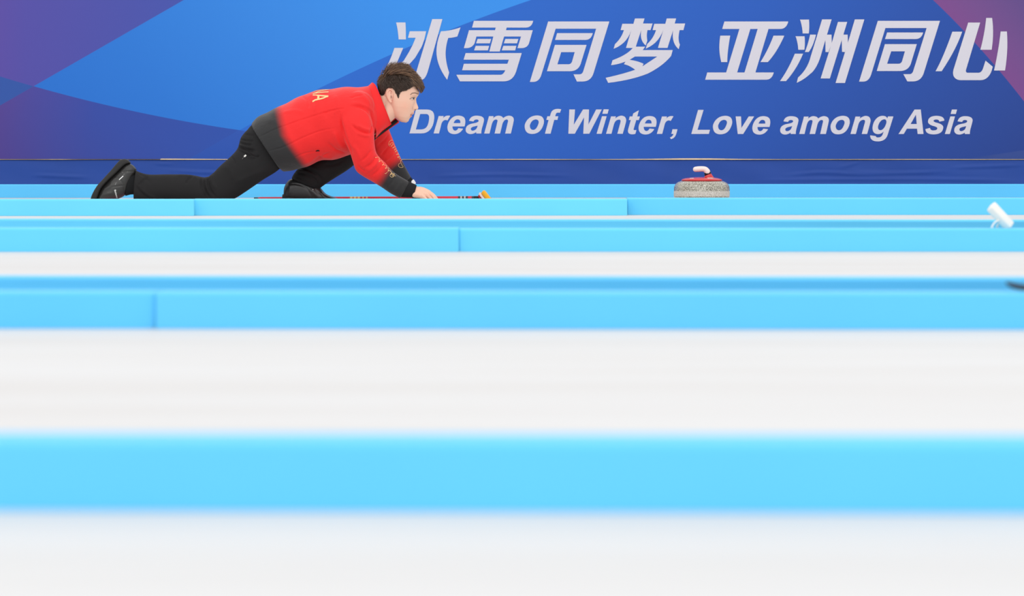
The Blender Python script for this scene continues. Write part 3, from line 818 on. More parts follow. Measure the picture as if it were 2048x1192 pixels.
# ---- hands ------------------------------------------------------
def hand(parts, voxel=0.0024):
    mb = MB()
    for pts in parts: mb.add(*ptube(pts, n=max(6, 4 * len(pts)), m=12))
    return remesh(mb, voxel, 3, 0.5)
g1 = gy(22.2)
RY_ = 22.18
rh = [  # right hand: wrist, palm rays, four fingers, thumb
 [(812, 381, RY_, .027), (824, 383, RY_, .026), (834, 383.5, RY_, .026)],
 [(830, 379.5, RY_ + .022, .017), (844, 380.5, RY_ + .026, .0165), (857, 384.5, RY_ + .028, .0125)],
 [(830, 382, RY_ + .008, .019), (844, 383, RY_ + .008, .0165), (856.5, 386, RY_ + .006, .0125)],
 [(830, 385.5, RY_ - .006, .019), (842, 387, RY_ - .010, .016), (852.5, 389.5, RY_ - .014, .0118)],
 [(830, 388.5, RY_ - .014, .018), (838.5, 390.5, RY_ - .024, .0145), (846.5, 393.2, RY_ - .032, .0108)],
 [(857, 384.5, RY_ + .028, .0115), (866, 390.5, RY_ + .029, .0098), (873, 398, RY_ + .027, .0088), (877.5, 405, RY_ + .024, .0078)],
 [(856.5, 386, RY_ + .006, .0118), (865, 392.5, RY_ + .005, .0100), (870.5, 400.5, RY_ + .003, .0090), (873, 406, RY_ + .002, .0080)],
 [(852.5, 389.5, RY_ - .014, .0112), (860, 396, RY_ - .017, .0095), (864.5, 402, RY_ - .019, .0086), (867, 406.4, RY_ - .020, .0078)],
 [(846.5, 393.2, RY_ - .032, .0102), (852.5, 399, RY_ - .036, .0084), (856.5, 404, RY_ - .039, .0076), (859, 407, RY_ - .040, .0068)],
 [(834, 386, RY_ + .030, .0150), (843, 393, RY_ + .045, .0120), (852, 399.5, RY_ + .050, .0100), (859, 405, RY_ + .048, .0086)],
]
rhV, rhF = hand(rh)
LYH = BRY
lh = [  # left hand closed round the broom shaft
 [(812, 364, 22.62, .020), (818, 372, 22.64, .022), (826, 380, 22.67, .024)],
 [(827, 379, 22.66, .018), (835, 380, 22.70, .017), (838, 387.2, LYH - .004, .0125)],
 [(829, 379.5, 22.67, .018), (839, 382.5, 22.71, .016), (845.5, 386.8, LYH + .0, .0125)],
 [(830, 380, 22.68, .018), (844, 384, 22.715, .0145), (853, 387.0, LYH + .0, .012)],
 [(832, 382, 22.68, .0165), (848, 386, 22.71, .0135), (860, 388.2, LYH - .002, .011)],
] + [[(x, 387.4, LYH + .004, r), (x + .6, 390.6, LYH + .0235, r * .95), (x + 1, 396.5, LYH + .0250, r * .86), (x + 1, 400.4, LYH + .0225, r * .72)]
     for x, r in ((838, .0112), (845.5, .0112), (853, .0108), (860, .0098))] + [
 [(834, 382, 22.68, .0145), (842, 390, LYH - .0255, .0115), (852, 395.5, LYH - .0255, .0098), (860, 398.5, LYH - .0235, .0085)]]
lhV, lhF = hand(lh)

# ---- body under the clothes -------------------------------------
def torso_secs(k=1.0, dk=1.0):
    S = [((503, 247), (566, 343), .205), ((519, 232), (590, 340), .206), ((543, 220.5), (613, 333.5), .198), ((573, 206), (640, 322), .190),
         ((603, 191.5), (668, 319), .188), ((634, 181), (694, 312), .198), ((664, 177.5), (715, 300), .205), ((694, 174), (733, 286), .198), ((721, 174), (752, 268), .160), ((738, 172.5), (766, 254), .105)]
    out = []
    for a, b, w in S:
        c = ((a[0] + b[0]) / 2, (a[1] + b[1]) / 2)
        out.append((c[0] + (a[0] - c[0]) * k, c[1] + (a[1] - c[1]) * k, c[0] + (b[0] - c[0]) * k, c[1] + (b[1] - c[1]) * k, YC, w * dk))
    return out
def shrink(secs, k):
    out = []
    for ax, ay, bx, by, Y, w in secs:
        cx, cy = (ax + bx) / 2, (ay + by) / 2
        out.append((cx + (ax - cx) * k, cy + (ay - cy) * k, cx + (bx - cx) * k, cy + (by - cy) * k, Y, w * k))
    return out
NEAR_SLEEVE = [(728, 200, 668, 226, YC - .115, .075), (741, 228, 679, 250, YC - .155, .072), (748.5, 262, 689, 281, YC - .178, .066), (749.5, 286, 700, 306, YC - .184, .060), (752, 304, 706.5, 325, YC - .182, .057),
               (759, 315, 713, 341.5, YC - .172, .057), (769.5, 325, 726, 352, YC - .158, .055), (783, 340.5, 746, 364, YC - .145, .052), (796, 350.5, 764, 375.5, YC - .132, .049), (809, 357.5, 782, 388, YC - .124, .047), (820, 364, 799.5, 396.6, YC - .118, .044)]
FAR_SLEEVE = [(748, 205, 700, 232, YC + .115, .075), (762, 232, 712, 258, YC + .165, .072), (774, 252, 732, 280, YC + .200, .066), (783, 272, 742, 294, YC + .225, .060), (791.5, 292, 751, 314, YC + .250, .056),
              (799.5, 311, 762, 334, YC + .275, .053), (808, 328, 776, 349, YC + .298, .050), (816.5, 344, 789, 362, YC + .318, .046), (822.5, 354.5, 799, 371, YC + .330, .043)]
NLY = YC - .09
NEAR_LEG = [(530, 250, 585, 312, YC - .07, .080), (505, 252, 572, 326, YC - .075, .090), (483, 273, 553, 343, NLY + .01, .092), (475, 297, 528, 358.5, NLY, .094), (459, 315, 512, 369.5, NLY, .090), (441, 331, 490, 384.5, NLY, .082), (424, 348, 470, 397, NLY, .076),
            (410, 354.5, 444, 408.5, NLY, .071), (390, 351, 404, 409.0, NLY, .069), (372, 349.2, 372, 405.5, NLY - .005, .069), (336, 348.5, 332, 401.5, NLY - .01, .066), (301, 349, 298, 403, NLY - .015, .062), (285, 346.2, 283, 404, NLY - .015, .060), (271.5, 341, 267.5, 402.5, NLY - .015, .058)]
FLY = 22.47
FAR_THIGH = [(545, 250, 585, 330, YC + .09, .100), (600, 238, 622, 318, YC + .13, .100), (660, 238, 668, 312, FLY - .02, .092), (712, 252, 708, 312, FLY, .080), (737, 268, 728, 312, FLY, .070)]
FAR_SHIN = [(742, 270, 748, 296, FLY, .050), (722, 272, 744, 306, FLY, .066), (694, 284, 722, 319.5, FLY, .068), (656, 303, 694, 341, FLY, .068), (626, 318, 668.5, 357, FLY, .066), (602, 333, 646, 372, FLY, .062), (590, 344, 640, 377, FLY, .060), (582.5, 357, 636, 379.5, FLY, .058)]

bmk = MB()
bmk.add(*loft(torso_secs(.84, .84), 30, 28))
bmk.add(*ptube([(752, 226, YC, .045), (736, 236, YC, .070), (714, 240, YC, .11)], m=20))
bmk.add(*loft(shrink(NEAR_SLEEVE, .74), 26, 20)); bmk.add(*loft(shrink(FAR_SLEEVE, .74), 26, 20))
bmk.add(*loft(shrink(NEAR_LEG, .80), 34, 20)); bmk.add(*loft(shrink(FAR_THIGH, .8), 16, 20)); bmk.add(*loft(shrink(FAR_SHIN, .74), 22, 20))
bmk.add(*ptube([(806, 378, YC - .12, .03), (816, 381, RY_, .028), (826, 383, RY_, .026)], m=16))
bmk.add(*ptube([(800, 352, 22.61, .024), (812, 364, 22.62, .020), (819, 373, 22.645, .022)], m=16))
bmk.add(*ptube([(292, 374, NLY - .01, .040), (262, 369, NLY - .01, .030), (232, 370, NLY - .01, .022), (206, 393, NLY - .01, .018)], m=16))
bmk.add(*ptube([(616, 360, FLY, .026), (604, 380, FLY, .030), (630, 393, FLY, .020), (660, 399, FLY, .012)], m=16))
bodyV, bodyF = remesh(bmk, 0.008, 4, 0.5, boolean=[(headV, headF), (rhV, rhF), (lhV, lhF)])

# ---- skin, face and scalp colour
SKIN = linn((240, 194, 170)); SK2 = linn((232, 182, 158))
HAIRREG = [(762, 191.5), (755, 178), (751, 165), (750, 152), (765, 130), (797, 120), (820, 126), (842, 150), (841, 168), (834.5, 172.5), (827, 172.5), (820, 177.5), (812, 181), (803, 182.5), (800, 187), (797, 197.5), (795, 195), (792.5, 186), (789, 179.5), (786, 176.5), (780, 175), (773, 178), (770, 187), (766, 191)]
bp = Pj(bodyV); by_ = bodyV[:, 1] - HY
bc = np.tile(SKIN, (len(bodyV), 1))
head = (bp[:, 1] < 262) & (bp[:, 0] > 745)
def soft(d, r, k=.6): return np.clip((r - d) / (2 * k) + .5, 0, 1)
def blend(mask, col, a=1.0):
    w = (np.asarray(mask, float) * a)[:, None]; bc[:] = bc * (1 - w) + np.asarray(col) * w
nz = np.random.rand(len(bodyV))
blend(head * np.exp(-(np.hypot(bp[:, 0] - 810, bp[:, 1] - 213) / 11) ** 2), linn((243, 176, 150)), .45)       # cheek
eard = (np.hypot((bp[:, 0] - 780) / 8, (bp[:, 1] - 191) / 14) < 1) & (np.abs(by_) > .066) & head
blend(eard, linn((240, 178, 156)), .55)
blend(head * np.exp(-((bp[:, 0] - 782.6) / 1.7) ** 2 - ((bp[:, 1] - 194) / 3.6) ** 2) * (np.abs(by_) > .064), linn((120, 62, 48)), .8)
blend(head * np.exp(-((bp[:, 0] - 782) / 1.4) ** 2 - ((bp[:, 1] - 186) / 1.8) ** 2) * (np.abs(by_) > .064), linn((160, 92, 74)), .7)
front = head & (bp[:, 0] > 808)
lipU = in_poly(bp, [(814.6, 228.6), (819, 226.6), (824, 224.8), (831, 224), (831, 229.2), (823.6, 229.6), (819, 229.4)])
lipL = in_poly(bp, [(815, 229.6), (819, 230.2), (823.8, 230.2), (828, 230.5), (826, 234.2), (821, 234.6), (817.2, 232.6)])
blend(front & lipU & (np.abs(by_) < .03), linn((222, 150, 134)), .6)
blend(front & lipL & (np.abs(by_) < .03), linn((222, 130, 118)), .75)
dm, tm = seg_dist(bp, [(814.2, 228.8), (818.5, 229.6), (824.8, 229.9)])
blend(front * soft(dm, .7, .4) * (np.abs(by_) < .03), linn((110, 40, 36)), .85)
side = front & (np.abs(by_) > .011)
db, tb_ = seg_dist(bp, [(821.2, 189.2), (824.5, 186.4), (830, 185.8), (837.5, 188.2)])
blend(side * soft(db, .9 + .5 * tb_, .6), linn((96, 70, 58)), .75)
sclera = in_poly(bp, [(821.4, 197.6), (823.8, 196.0), (827, 195.4), (829.4, 195.8), (829.6, 198), (827.5, 199.0), (824, 198.9)])
blend(side & sclera, linn((214, 196, 188)), .85)
blend(side & sclera & (np.hypot((bp[:, 0] - 827.3) / 1.6, (bp[:, 1] - 197.0) / 2.1) < 1), linn((40, 26, 22)), .95)
dl, tl = seg_dist(bp, [(819.6, 197.8), (823.2, 195.7), (827, 194.8), (830.0, 195.3)])
blend(side * soft(dl, .6, .4), linn((54, 36, 30)), .9)
dl2, _ = seg_dist(bp, [(820.5, 199.2), (825, 200.3), (830, 200)])
blend(side * soft(dl2, .4, .5), linn((150, 98, 82)), .55)
dl3, _ = seg_dist(bp, [(820.5, 194.2), (824.6, 192.2), (829.8, 192.2)])
blend(side * soft(dl3, .4, .5), linn((168, 116, 98)), .5)
blend(front & (np.hypot((bp[:, 0] - 830.6) / 2.2, (bp[:, 1] - 219.4) / 1.0) < 1) & (np.abs(by_) > .004) & (np.abs(by_) < .02), linn((120, 62, 52)), .7)
dn, _ = seg_dist(bp, [(825.4, 213.5), (824.8, 217), (826.6, 219.6)])
blend(front * soft(dn, .5, .6), linn((190, 124, 104)), .55)
scalp = head & in_poly(bp + (nz[:, None] - .5) * 1.6, HAIRREG)
scalp &= ~eard
blend(scalp, linn((44, 34, 30)), .96)
# nails on the right hand
for q in [(877, 403.5), (872.6, 404.4), (866.6, 405), (858.6, 405.8)]: blend(np.hypot(bp[:, 0] - q[0], bp[:, 1] - q[1]) < 1.6, linn((240, 196, 180)), .7)
hk = (bp[:, 0] > 826) & (bp[:, 1] > 366) & (bodyV[:, 1] < 22.4)
for ln in ([(848, 387.5), (855, 392.5), (862, 399.5)], [(853, 388), (860, 393), (866, 400)], [(842, 391), (848, 396), (853, 402)]):
    dd, _ = seg_dist(bp, ln); blend(hk * soft(dd, .4, .7), linn((206, 146, 124)), .5)
skin = mat('skin', attr='Col', rough=0.45, spec=0.35)
skin.node_tree.nodes['Principled BSDF'].inputs['Subsurface Weight'].default_value = 0.12
skin.node_tree.nodes['Principled BSDF'].inputs['Subsurface Radius'].default_value = (.012, .005, .003)
person = make('person', bodyV, bodyF, skin, org=PORG, cols=bc)
tag(person, 'person in red and black tracksuit gliding low on one knee with arm reaching forward', 'person')

# ---- hair -------------------------------------------------------
HB = BVHTree.FromPolygons([tuple(v) for v in headV], headF)
HOUT = [((798, 124), (783, 127)), ((817, 128), (770, 131)), ((827, 138), (761.5, 139)), ((836, 148), (755.5, 149)), ((843.5, 158), (752, 160)), ((848.5, 167), (752, 168)), ((849.5, 175), (754, 176)), ((846, 183), (756.5, 184)), ((838, 190), (761, 191)), ((826, 200), (766, 200))]
def hair_shell():
    secs = []; WS = [.030, .052, .069, .080, .084, .085, .084, .081, .077, .073]
    for (f, b), w in zip(HOUT, WS): secs.append((f[0], f[1], b[0], b[1], HY, w))
    return loft(secs, 40, 60, p=2.15)
OV, OF = hair_shell(); OB = BVHTree.FromPolygons([tuple(v) for v in OV], OF)
HC = hw(*st((798, 176)), 0)
def rad(bv, d):
    h = bv.ray_cast(HC + d * 0.4, -d)
    return (h[0] - HC).length if h[0] is not None else 0.09
mbh = MB(); rng = random.Random(3)
def strand(d0, flow, length, lift, r0, col, steps=7, spread=0.15):
    d = d0.copy(); pts = []; rr = []
    fl = flow + Vector((rng.gauss(0, spread), rng.gauss(0, spread), rng.gauss(0, spread * .6)))
    for k in range(steps):
        u = k / (steps - 1)
        ri = rad(HB, d); ro = max(rad(OB, d), ri + .003)
        h = lift * (u ** 0.8)
        q = HC + d * (ri * (1 - h) + ro * h - .001 + .002 * u)
        pq = Pj(np.array([tuple(q)]))[0]
        if pq[1] > np.interp(pq[0], LIMX, LIMY) + rng.uniform(-.8, 1.2):
            break
        pts.append(q); rr.append(r0 * (1 - u ** 1.6 * .85))
        tdir = fl - d * fl.dot(d)
        d = (d + tdir * (length / (steps - 1) / .1)).normalized()
    if len(pts) < 3: return
    rr = rr[:len(pts)]; rr[-1] = min(rr[-1], r0 * .3)
    rr = [x * .72 for x in rr]
    V, F = tube(pts, rr, 4); mbh.add(V, F, col)
LIMX = [752, 760, 766, 769.5, 772.5, 779, 786, 790, 793, 796, 799, 803, 812, 820, 826, 832, 836, 839, 842, 850]
LIMY = [186, 191, 192, 187, 179, 176, 177.5, 184, 193, 197.5, 189, 184, 181.5, 177.5, 173.5, 172, 176, 183, 188, 182]
cnt = 0; tries = 0
fwd = Vector((1, 0, 0)); up = Vector((0, 0, 1))
while cnt < 3600 and tries < 90000:
    tries += 1
    v = Vector((rng.gauss(0, 1), rng.gauss(0, 1), rng.gauss(.35, 1))).normalized()
    h = HB.ray_cast(HC + v * .4, -v)
    if h[0] is None: continue
    p = Pj(np.array([tuple(h[0])]))
    if not in_poly(p, HAIRREG)[0]: continue
    ys = h[0].y - HY
    px, py = p[0]
    cnt += 1
    topness = np.clip((172 - py) / 26, 0, 1) * np.clip(1.15 - abs(ys) / .072, 0, 1)
    frontness = np.clip((px - 800) / 34, 0, 1)
    backness = np.clip((778 - px) / 24, 0, 1)
    sgn = math.copysign(1, ys)
    if topness > .35 and px > 773 + rng.gauss(0, 6):
        fl = fwd * (1.0) + up * (.25 - .75 * frontness) + Vector((0, sgn * .25, 0))
        L = .045 + .03 * rng.random(); lift = .75 + .35 * rng.random(); r0 = .0026
        b = .55 + .75 * rng.random()
        base = (102, 76, 60) if rng.random() < .6 else (146, 112, 86)
    elif backness > .3:
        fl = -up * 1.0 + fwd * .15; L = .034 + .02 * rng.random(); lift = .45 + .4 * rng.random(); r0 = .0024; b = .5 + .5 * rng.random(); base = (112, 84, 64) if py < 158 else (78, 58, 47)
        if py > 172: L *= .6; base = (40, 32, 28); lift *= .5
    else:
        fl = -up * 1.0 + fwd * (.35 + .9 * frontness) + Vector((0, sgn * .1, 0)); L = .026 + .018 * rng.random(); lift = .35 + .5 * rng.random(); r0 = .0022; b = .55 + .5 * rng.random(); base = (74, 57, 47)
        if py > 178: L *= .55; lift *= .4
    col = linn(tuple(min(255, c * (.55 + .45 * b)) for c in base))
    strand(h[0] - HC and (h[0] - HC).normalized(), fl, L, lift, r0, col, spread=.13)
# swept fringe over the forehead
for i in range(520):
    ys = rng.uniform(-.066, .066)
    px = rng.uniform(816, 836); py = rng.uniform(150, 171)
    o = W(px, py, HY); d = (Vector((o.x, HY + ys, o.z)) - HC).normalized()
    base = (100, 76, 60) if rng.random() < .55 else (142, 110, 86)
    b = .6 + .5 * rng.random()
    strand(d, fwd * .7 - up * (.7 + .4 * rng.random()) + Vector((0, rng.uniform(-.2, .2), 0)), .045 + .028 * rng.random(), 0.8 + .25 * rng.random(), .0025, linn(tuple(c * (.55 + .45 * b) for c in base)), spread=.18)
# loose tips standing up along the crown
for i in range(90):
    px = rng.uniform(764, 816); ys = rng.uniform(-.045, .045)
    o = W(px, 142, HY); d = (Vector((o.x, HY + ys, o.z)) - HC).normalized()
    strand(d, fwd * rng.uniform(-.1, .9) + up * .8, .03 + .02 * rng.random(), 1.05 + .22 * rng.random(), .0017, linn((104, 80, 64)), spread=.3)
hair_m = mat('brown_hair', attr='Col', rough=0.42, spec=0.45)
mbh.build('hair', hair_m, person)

# ---- jacket -----------------------------------------------------
mj = MB()
mj.add(*loft(torso_secs(), 60, 56, p=2.35))
mj.add(*ptube([(716, 214, YC - .10, .085), (716, 214, YC + .10, .085)], m=24))
mj.add(*loft(NEAR_SLEEVE, 44, 36)); mj.add(*loft(FAR_SLEEVE, 40, 32))
jV, jF = remesh(mj, 0.0042, 6, 0.5)
jN = normals(jV, jF)
JF = [  # pixel folds on the near side: points, height in mm (- = crease), width in px
 ([(704, 212), (720, 214), (735.6, 223), (744, 237), (747, 253)], -4.5, 2.6), ([(700, 206), (718, 208), (738, 217), (748, 232)], 3.0, 4.0),
 ([(745.7, 250), (744, 259), (740.7, 267)], -6, 1.8), ([(741, 267.5), (728, 265), (715, 259), (704, 250)], -5, 2.2), ([(741, 261), (728, 257), (714, 250)], 3.5, 3.0),
 ([(740, 272), (728, 271), (714, 266)], 3, 3),
 ([(681, 230), (684, 252), (690, 274), (698, 292), (704, 309)], -5, 2.2), ([(686, 232), (690, 252), (697, 276), (706, 300)], 2.5, 4),
 ([(640, 227), (665, 220.5), (690, 217)], -2.2, 1.3), ([(514, 276), (542, 262), (571, 250.6), (620, 234), (670, 220)], -2.0, 1.2),
 ([(535, 303), (560, 296), (580, 288), (604, 276), (640, 262), (672, 256)], -2.0, 1.2), ([(586, 316), (607, 307.7), (634, 302)], -2.2, 1.2),
 ([(638, 309), (650, 314), (668, 316)], 3.5, 3), ([(626, 322), (640, 314), (660, 305)], -3.0, 2.2), ([(600, 331), (620, 322), (640, 312)], 3, 4),
 ([(668, 262), (676, 282), (690, 300)], 3.5, 4), ([(656, 286), (672, 300), (692, 308)], -3.5, 2.6), ([(700, 196), (712, 192), (726, 192)], -2.5, 2.0), ([(716, 186), (730, 196), (742, 214)], 3.0, 4),
 ([(742, 300), (734, 312), (722, 322)], -3.5, 2.2), ([(752, 312), (744, 326), (730, 336)], -4.5, 2.2), ([(756, 320), (748, 332), (734, 344)], 3.5, 3.0), ([(764, 330), (756, 342), (742, 352)], -3.5, 2.2),
 ([(716, 330), (722, 338), (732, 344)], -3, 2), ([(706, 290), (716, 306), (724, 324)], 2.5, 4),
 ([(790, 352), (784, 364), (774, 374)], -2, 2.2), ([(802, 362), (797, 374), (788, 384)], 2, 2.5),
 ([(615, 188), (626, 192), (632, 204), (630, 226)], 2.5, 4), ([(604, 192), (614, 200), (618, 216)], -2.5, 3),
 ([(560, 226), (590, 222), (610, 226)], 2, 4), ([(530, 240), (560, 250), (600, 300)], 1.8, 6), ([(640, 190), (650, 210), (652, 236)], -2, 4), ([(668, 190), (676, 206), (676, 226)], 2.2, 4),
]
jV = fold(jV, jN, JF, (YC - .4, YC + .02), 1.9)
FFOLD = [([(783, 290), (772, 300), (762, 312)], -4, 2.2), ([(790, 305), (780, 314), (770, 322)], 3, 2.6), ([(778, 270), (768, 282), (756, 292)], -3.5, 2.5), ([(800, 325), (792, 334), (784, 340)], -3, 2)]
jV = fold(jV, jN, FFOLD, (YC + .08, YC + .6), 1.8)
# gathered micro-wrinkles
jV = jV + jN * (0.0014 * np.sin(jV[:, 0] * 46 + jV[:, 2] * 29 + 2 * np.sin(jV[:, 1] * 18)))[:, None]
jp = Pj(jV)
REDC, BLK = linn((240, 40, 40)), linn((44, 44, 45))
cx = np.interp(jp[:, 1], [205, 215, 236, 272, 300, 332, 345], [552, 556, 561, 569, 588, 611, 622])
wred = smooth01((jp[:, 0] - cx + 13) / 26)
def arm_t(p, a, b): a = np.array(a); b = np.array(b); d = b - a; return ((p - a) @ d) / (d @ d)
near = (jV[:, 1] < YC - .02) & (jp[:, 0] > 730)
wn = 1 - smooth01((arm_t(jp, (748, 338), (798, 370)) - .18) / .42)
far = (jV[:, 1] > YC + .08) & (jp[:, 0] > 735)
wf = 1 - smooth01((arm_t(jp, (768, 296), (806, 352)) - .38) / .34)
wred = np.where(near, np.minimum(wred, wn), np.where(far, np.minimum(wred, wf), wred))
jc = REDC[None] * wred[:, None] + BLK[None] * (1 - wred[:, None])
def jacket_material():
    m = mat('jacket_fabric', attr='Col', rough=0.62, spec=0.22, sheen=0.15, bump=(34, .55))
    nt = m.node_tree; p = nt.nodes['Principled BSDF']
    # tonal woven wave pattern
    tc = nt.nodes.new('ShaderNodeTexCoord')
    n = nt.nodes.new('ShaderNodeTexNoise'); n.inputs['Scale'].default_value = 9; n.inputs['Detail'].default_value = 1.0; n.inputs['Distortion'].default_value = 1.6
    nt.links.new(tc.outputs['Object'], n.inputs['Vector'])
    E.nt = nt
    v = E(n.outputs[0]) * 11.0
    fr = E.op('FRACT', v); tri = E.op('ABSOLUTE', fr - 0.5)
    line = ((tri * -1.0 + 0.07) * 18.0).clamp()
    big = nt.nodes.new('ShaderNodeTexNoise'); big.inputs['Scale'].default_value = 4.5
    nt.links.new(tc.outputs['Object'], big.inputs['Vector'])
    line = E.op('MULTIPLY', line, E(big.outputs[0]).ramp(.50, .60)) * 0.22
    src = p.inputs['Base Color'].links[0].from_socket
    mx = nt.nodes.new('ShaderNodeMix'); mx.data_type = 'RGBA'; mx.blend_type = 'MULTIPLY'
    nt.links.new(line.v, mx.inputs[0]); nt.links.new(src, mx.inputs[6]); mx.inputs[7].default_value = (.45, .3, .3, 1)
    nt.links.new(mx.outputs[2], p.inputs['Base Color'])
    return m
JM = jacket_material()
jacket = make('jacket', jV, jF, JM, person, cols=jc)
JB = BVHTree.FromPolygons([tuple(v) for v in jV], jF)
EYE = Vector((0, 0, CAM_H))
def on_jacket(px, py, lift=.0012, far_side=False, bv=None):
    t = W(px, py, YC); d = (t - EYE).normalized(); o = EYE.copy()
    if far_side:
        o = EYE + d * ((YC + .06) / d.y)
    h = (bv or JB).ray_cast(o, d)
    if h[0] is None: return Vector(t)
    n = h[1] if h[1].dot(d) < 0 else -h[1]
    return h[0] + n * lift

# stand-up collar
def sheet(rows, th, name, m, parent, n=40, k=10):
    R = [catmull(r, n) for r in rows]
    G = np.array([catmull(np.array([r[i] for r in R]), k) for i in range(n)])        # n x k x 3
    me = MB(); V = G.reshape(-1, 3)
    F = [(i * k + j, (i + 1) * k + j, (i + 1) * k + j + 1, i * k + j + 1) for i in range(n - 1) for j in range(k - 1)]
    N = normals(V, F); V2 = V - N * th; q = len(V)
    B = [i * k for i in range(n)] + [(n - 1) * k + j for j in range(1, k)] + [i * k + k - 1 for i in range(n - 2, -1, -1)] + [j for j in range(k - 2, 0, -1)]
    F2 = [tuple(x + q for x in f)[::-1] for f in F]
    side = [(B[i], B[i + 1], B[i + 1] + q, B[i] + q) for i in range(-1, len(B) - 1)]
    me.add(np.vstack([V, V2]), F + F2 + side)
    return me.build(name, m, parent)
def C3(px, py, dy): return tuple(W(px, py, YC + dy))
base = [C3(749, 281, -.060), C3(752, 262, -.092), C3(744, 240, -.108), C3(733, 212, -.105), C3(729, 190, -.07), C3(730, 178, 0), C3(733, 190, .07), C3(744, 214, .105), C3(758, 240, .105), C3(762, 256, .088), C3(757, 272, .050)]
mid = [C3(760, 264, -.052), C3(764, 250, -.084), C3(757, 224, -.100), C3(746, 199, -.085), C3(739, 182, -.055), C3(738, 173, 0), C3(741, 184, .055), C3(752, 205, .085), C3(768, 232, .090), C3(780, 246, .074), C3(775, 258.5, .046)]
topr = [C3(782, 247.5, -.044), C3(776.5, 234, -.074), C3(768, 212, -.088), C3(758.5, 187, -.070), C3(751, 170, -.045), C3(745, 166.5, 0), C3(751, 174, .045), C3(764, 198, .070), C3(778, 226, .076), C3(796.5, 241, .058), C3(795, 245, .044)]
cm_ = mat('red_collar_fabric', (240, 38, 39), 0.6, 0.22, sheen=0.15)
sheet([base, mid, topr], .005, 'collar', cm_, jacket)
# shirt and zip in the open neck
mb = MB(); mb.add(*loft([(756, 252, 749, 280, YC, .05), (768, 246, 758, 268, YC, .055), (781, 240, 770, 256, YC, .045)], 12, 24)); mb.build('shirt', mat('grey_pink_shirt', (176, 128, 126), 0.8), person)
zp = [(747.5, 281.5, -.050), (757, 273.4, -.034), (769, 264.2, -.012), (782, 254.4, .010), (796, 243.4, .034)]
V = []
for px, py, dy in zp:
    a = W(px, py, YC + dy - .03); b = W(px - 4.2, py - 6.0, YC + dy - .026)
    V += [a, b, b + Vector((0, .006, 0)), a + Vector((0, .006, 0))]
Vc = np.array([tuple(v) for v in V]).reshape(len(zp), 4, 3); Vc = np.stack([catmull(Vc[:, i], 20) for i in range(4)], 1)
make('zipper', Vc.reshape(-1, 3), ring_faces(20, 4), mat('black_tape', (20, 20, 22), 0.6), jacket)

# knitted cuffs and wrist band
blk = mat('black_knit', (36, 36, 38), 0.85, 0.15, bump=(900, .3))
mb = MB(); mb.add(*loft([(816, 362, 797, 394, YC - .118, .040), (822, 365, 806, 394.5, YC - .117, .036), (829, 368, 818, 395, YC - .118, .034), (833.5, 370.5, 827, 394.8, YC - .118, .031)], 16, 28)); mb.build('cuff', blk, jacket)
mb = MB(); mb.add(*loft([(820, 351, 798, 368, YC + .328, .038), (824, 357, 802, 374, YC + .334, .035), (828.4, 361.6, 807, 379, YC + .338, .034)], 12, 24)); mb.build('cuff', blk, jacket)
mb = MB(); mb.add(*loft([(826.6, 358.6, 812, 373, YC + .337, .030), (829.2, 361, 814, 376, YC + .338, .031), (832.2, 366.4, 818, 379, YC + .341, .030)], 10, 24))
mb.build('wristband', mat('white_band', (236, 236, 238), 0.5), person)

# pocket opening
mb = MB(); c = on_jacket(636, 301.5)
mb.add(*tube([on_jacket(631.5, 302.6, .0004), on_jacket(634, 301.2, .0006), on_jacket(637, 301.0, .0006), on_jacket(639, 302.2, .0004)], [.0012, .0034, .0036, .0012], 8, 12)); mb.build('pocket', mat('dark_lining', (24, 18, 20), .8), jacket)

# country lettering across the back
gold = mat('gold_print', (244, 206, 146), 0.45, 0.4)
STR = {'C': [[(1, .15), (.75, 0), (.25, 0), (0, .2), (0, .8), (.25, 1), (.75, 1), (1, .85)]], 'H': [[(0, 0), (0, 1)], [(1, 0), (1, 1)], [(0, .5), (1, .5)]], 'I': [[(.5, 0), (.5, 1)]],
       'N': [[(0, 0), (0, 1)], [(0, 1), (1, 0)], [(1, 0), (1, 1)]], 'A': [[(0, 0), (.5, 1)], [(.5, 1), (1, 0)], [(.2, .36), (.8, .36)]]}
def back_pt(psi, v, lift=.0014):
    px = 628 + v * 31
    a = W(px + (0), 246, YC)
    d = Vector((0, -math.sin(psi), math.cos(psi)))
    h = JB.ray_cast(a + d * .6, -d)
    if h[0] is None: return a + d * .2
    n = h[1] if h[1].dot(d) > 0 else -h[1]
    return h[0] + n * lift
def wide_line(mb, pts, w, f, sub=6):
    P = []
    for i in range(len(pts) - 1):
        for k in range(sub): P.append(np.array(pts[i]) + (np.array(pts[i + 1]) - np.array(pts[i])) * k / sub)
    P.append(np.array(pts[-1], float)); P = np.array(P)
    T = np.gradient(P, axis=0); T /= np.linalg.norm(T, axis=1)[:, None] + 1e-9
    Nn = np.stack([-T[:, 1], T[:, 0]], 1)
    V = []
    for q, n in zip(P, Nn): V += [f(*(q + n * w)), f(*(q - n * w))]
    mb.add(V, [(2 * i, 2 * i + 1, 2 * i + 3, 2 * i + 2) for i in range(len(P) - 1)])
mb = MB()
CEN = {0: -30, 1: -9, 2: 8, 3: 26, 4: 47}
for i, ch in enumerate('CHINA'):
    wd = math.radians(15)
    for st_ in STR[ch]:
        pts = [((math.radians(CEN[i]) + (x - .5) * wd) * .19, v * .076) for x, v in st_]
        wide_line(mb, pts, .0050, lambda u, v: back_pt(u / .19, v / .076))
mb.build('lettering', gold, jacket)
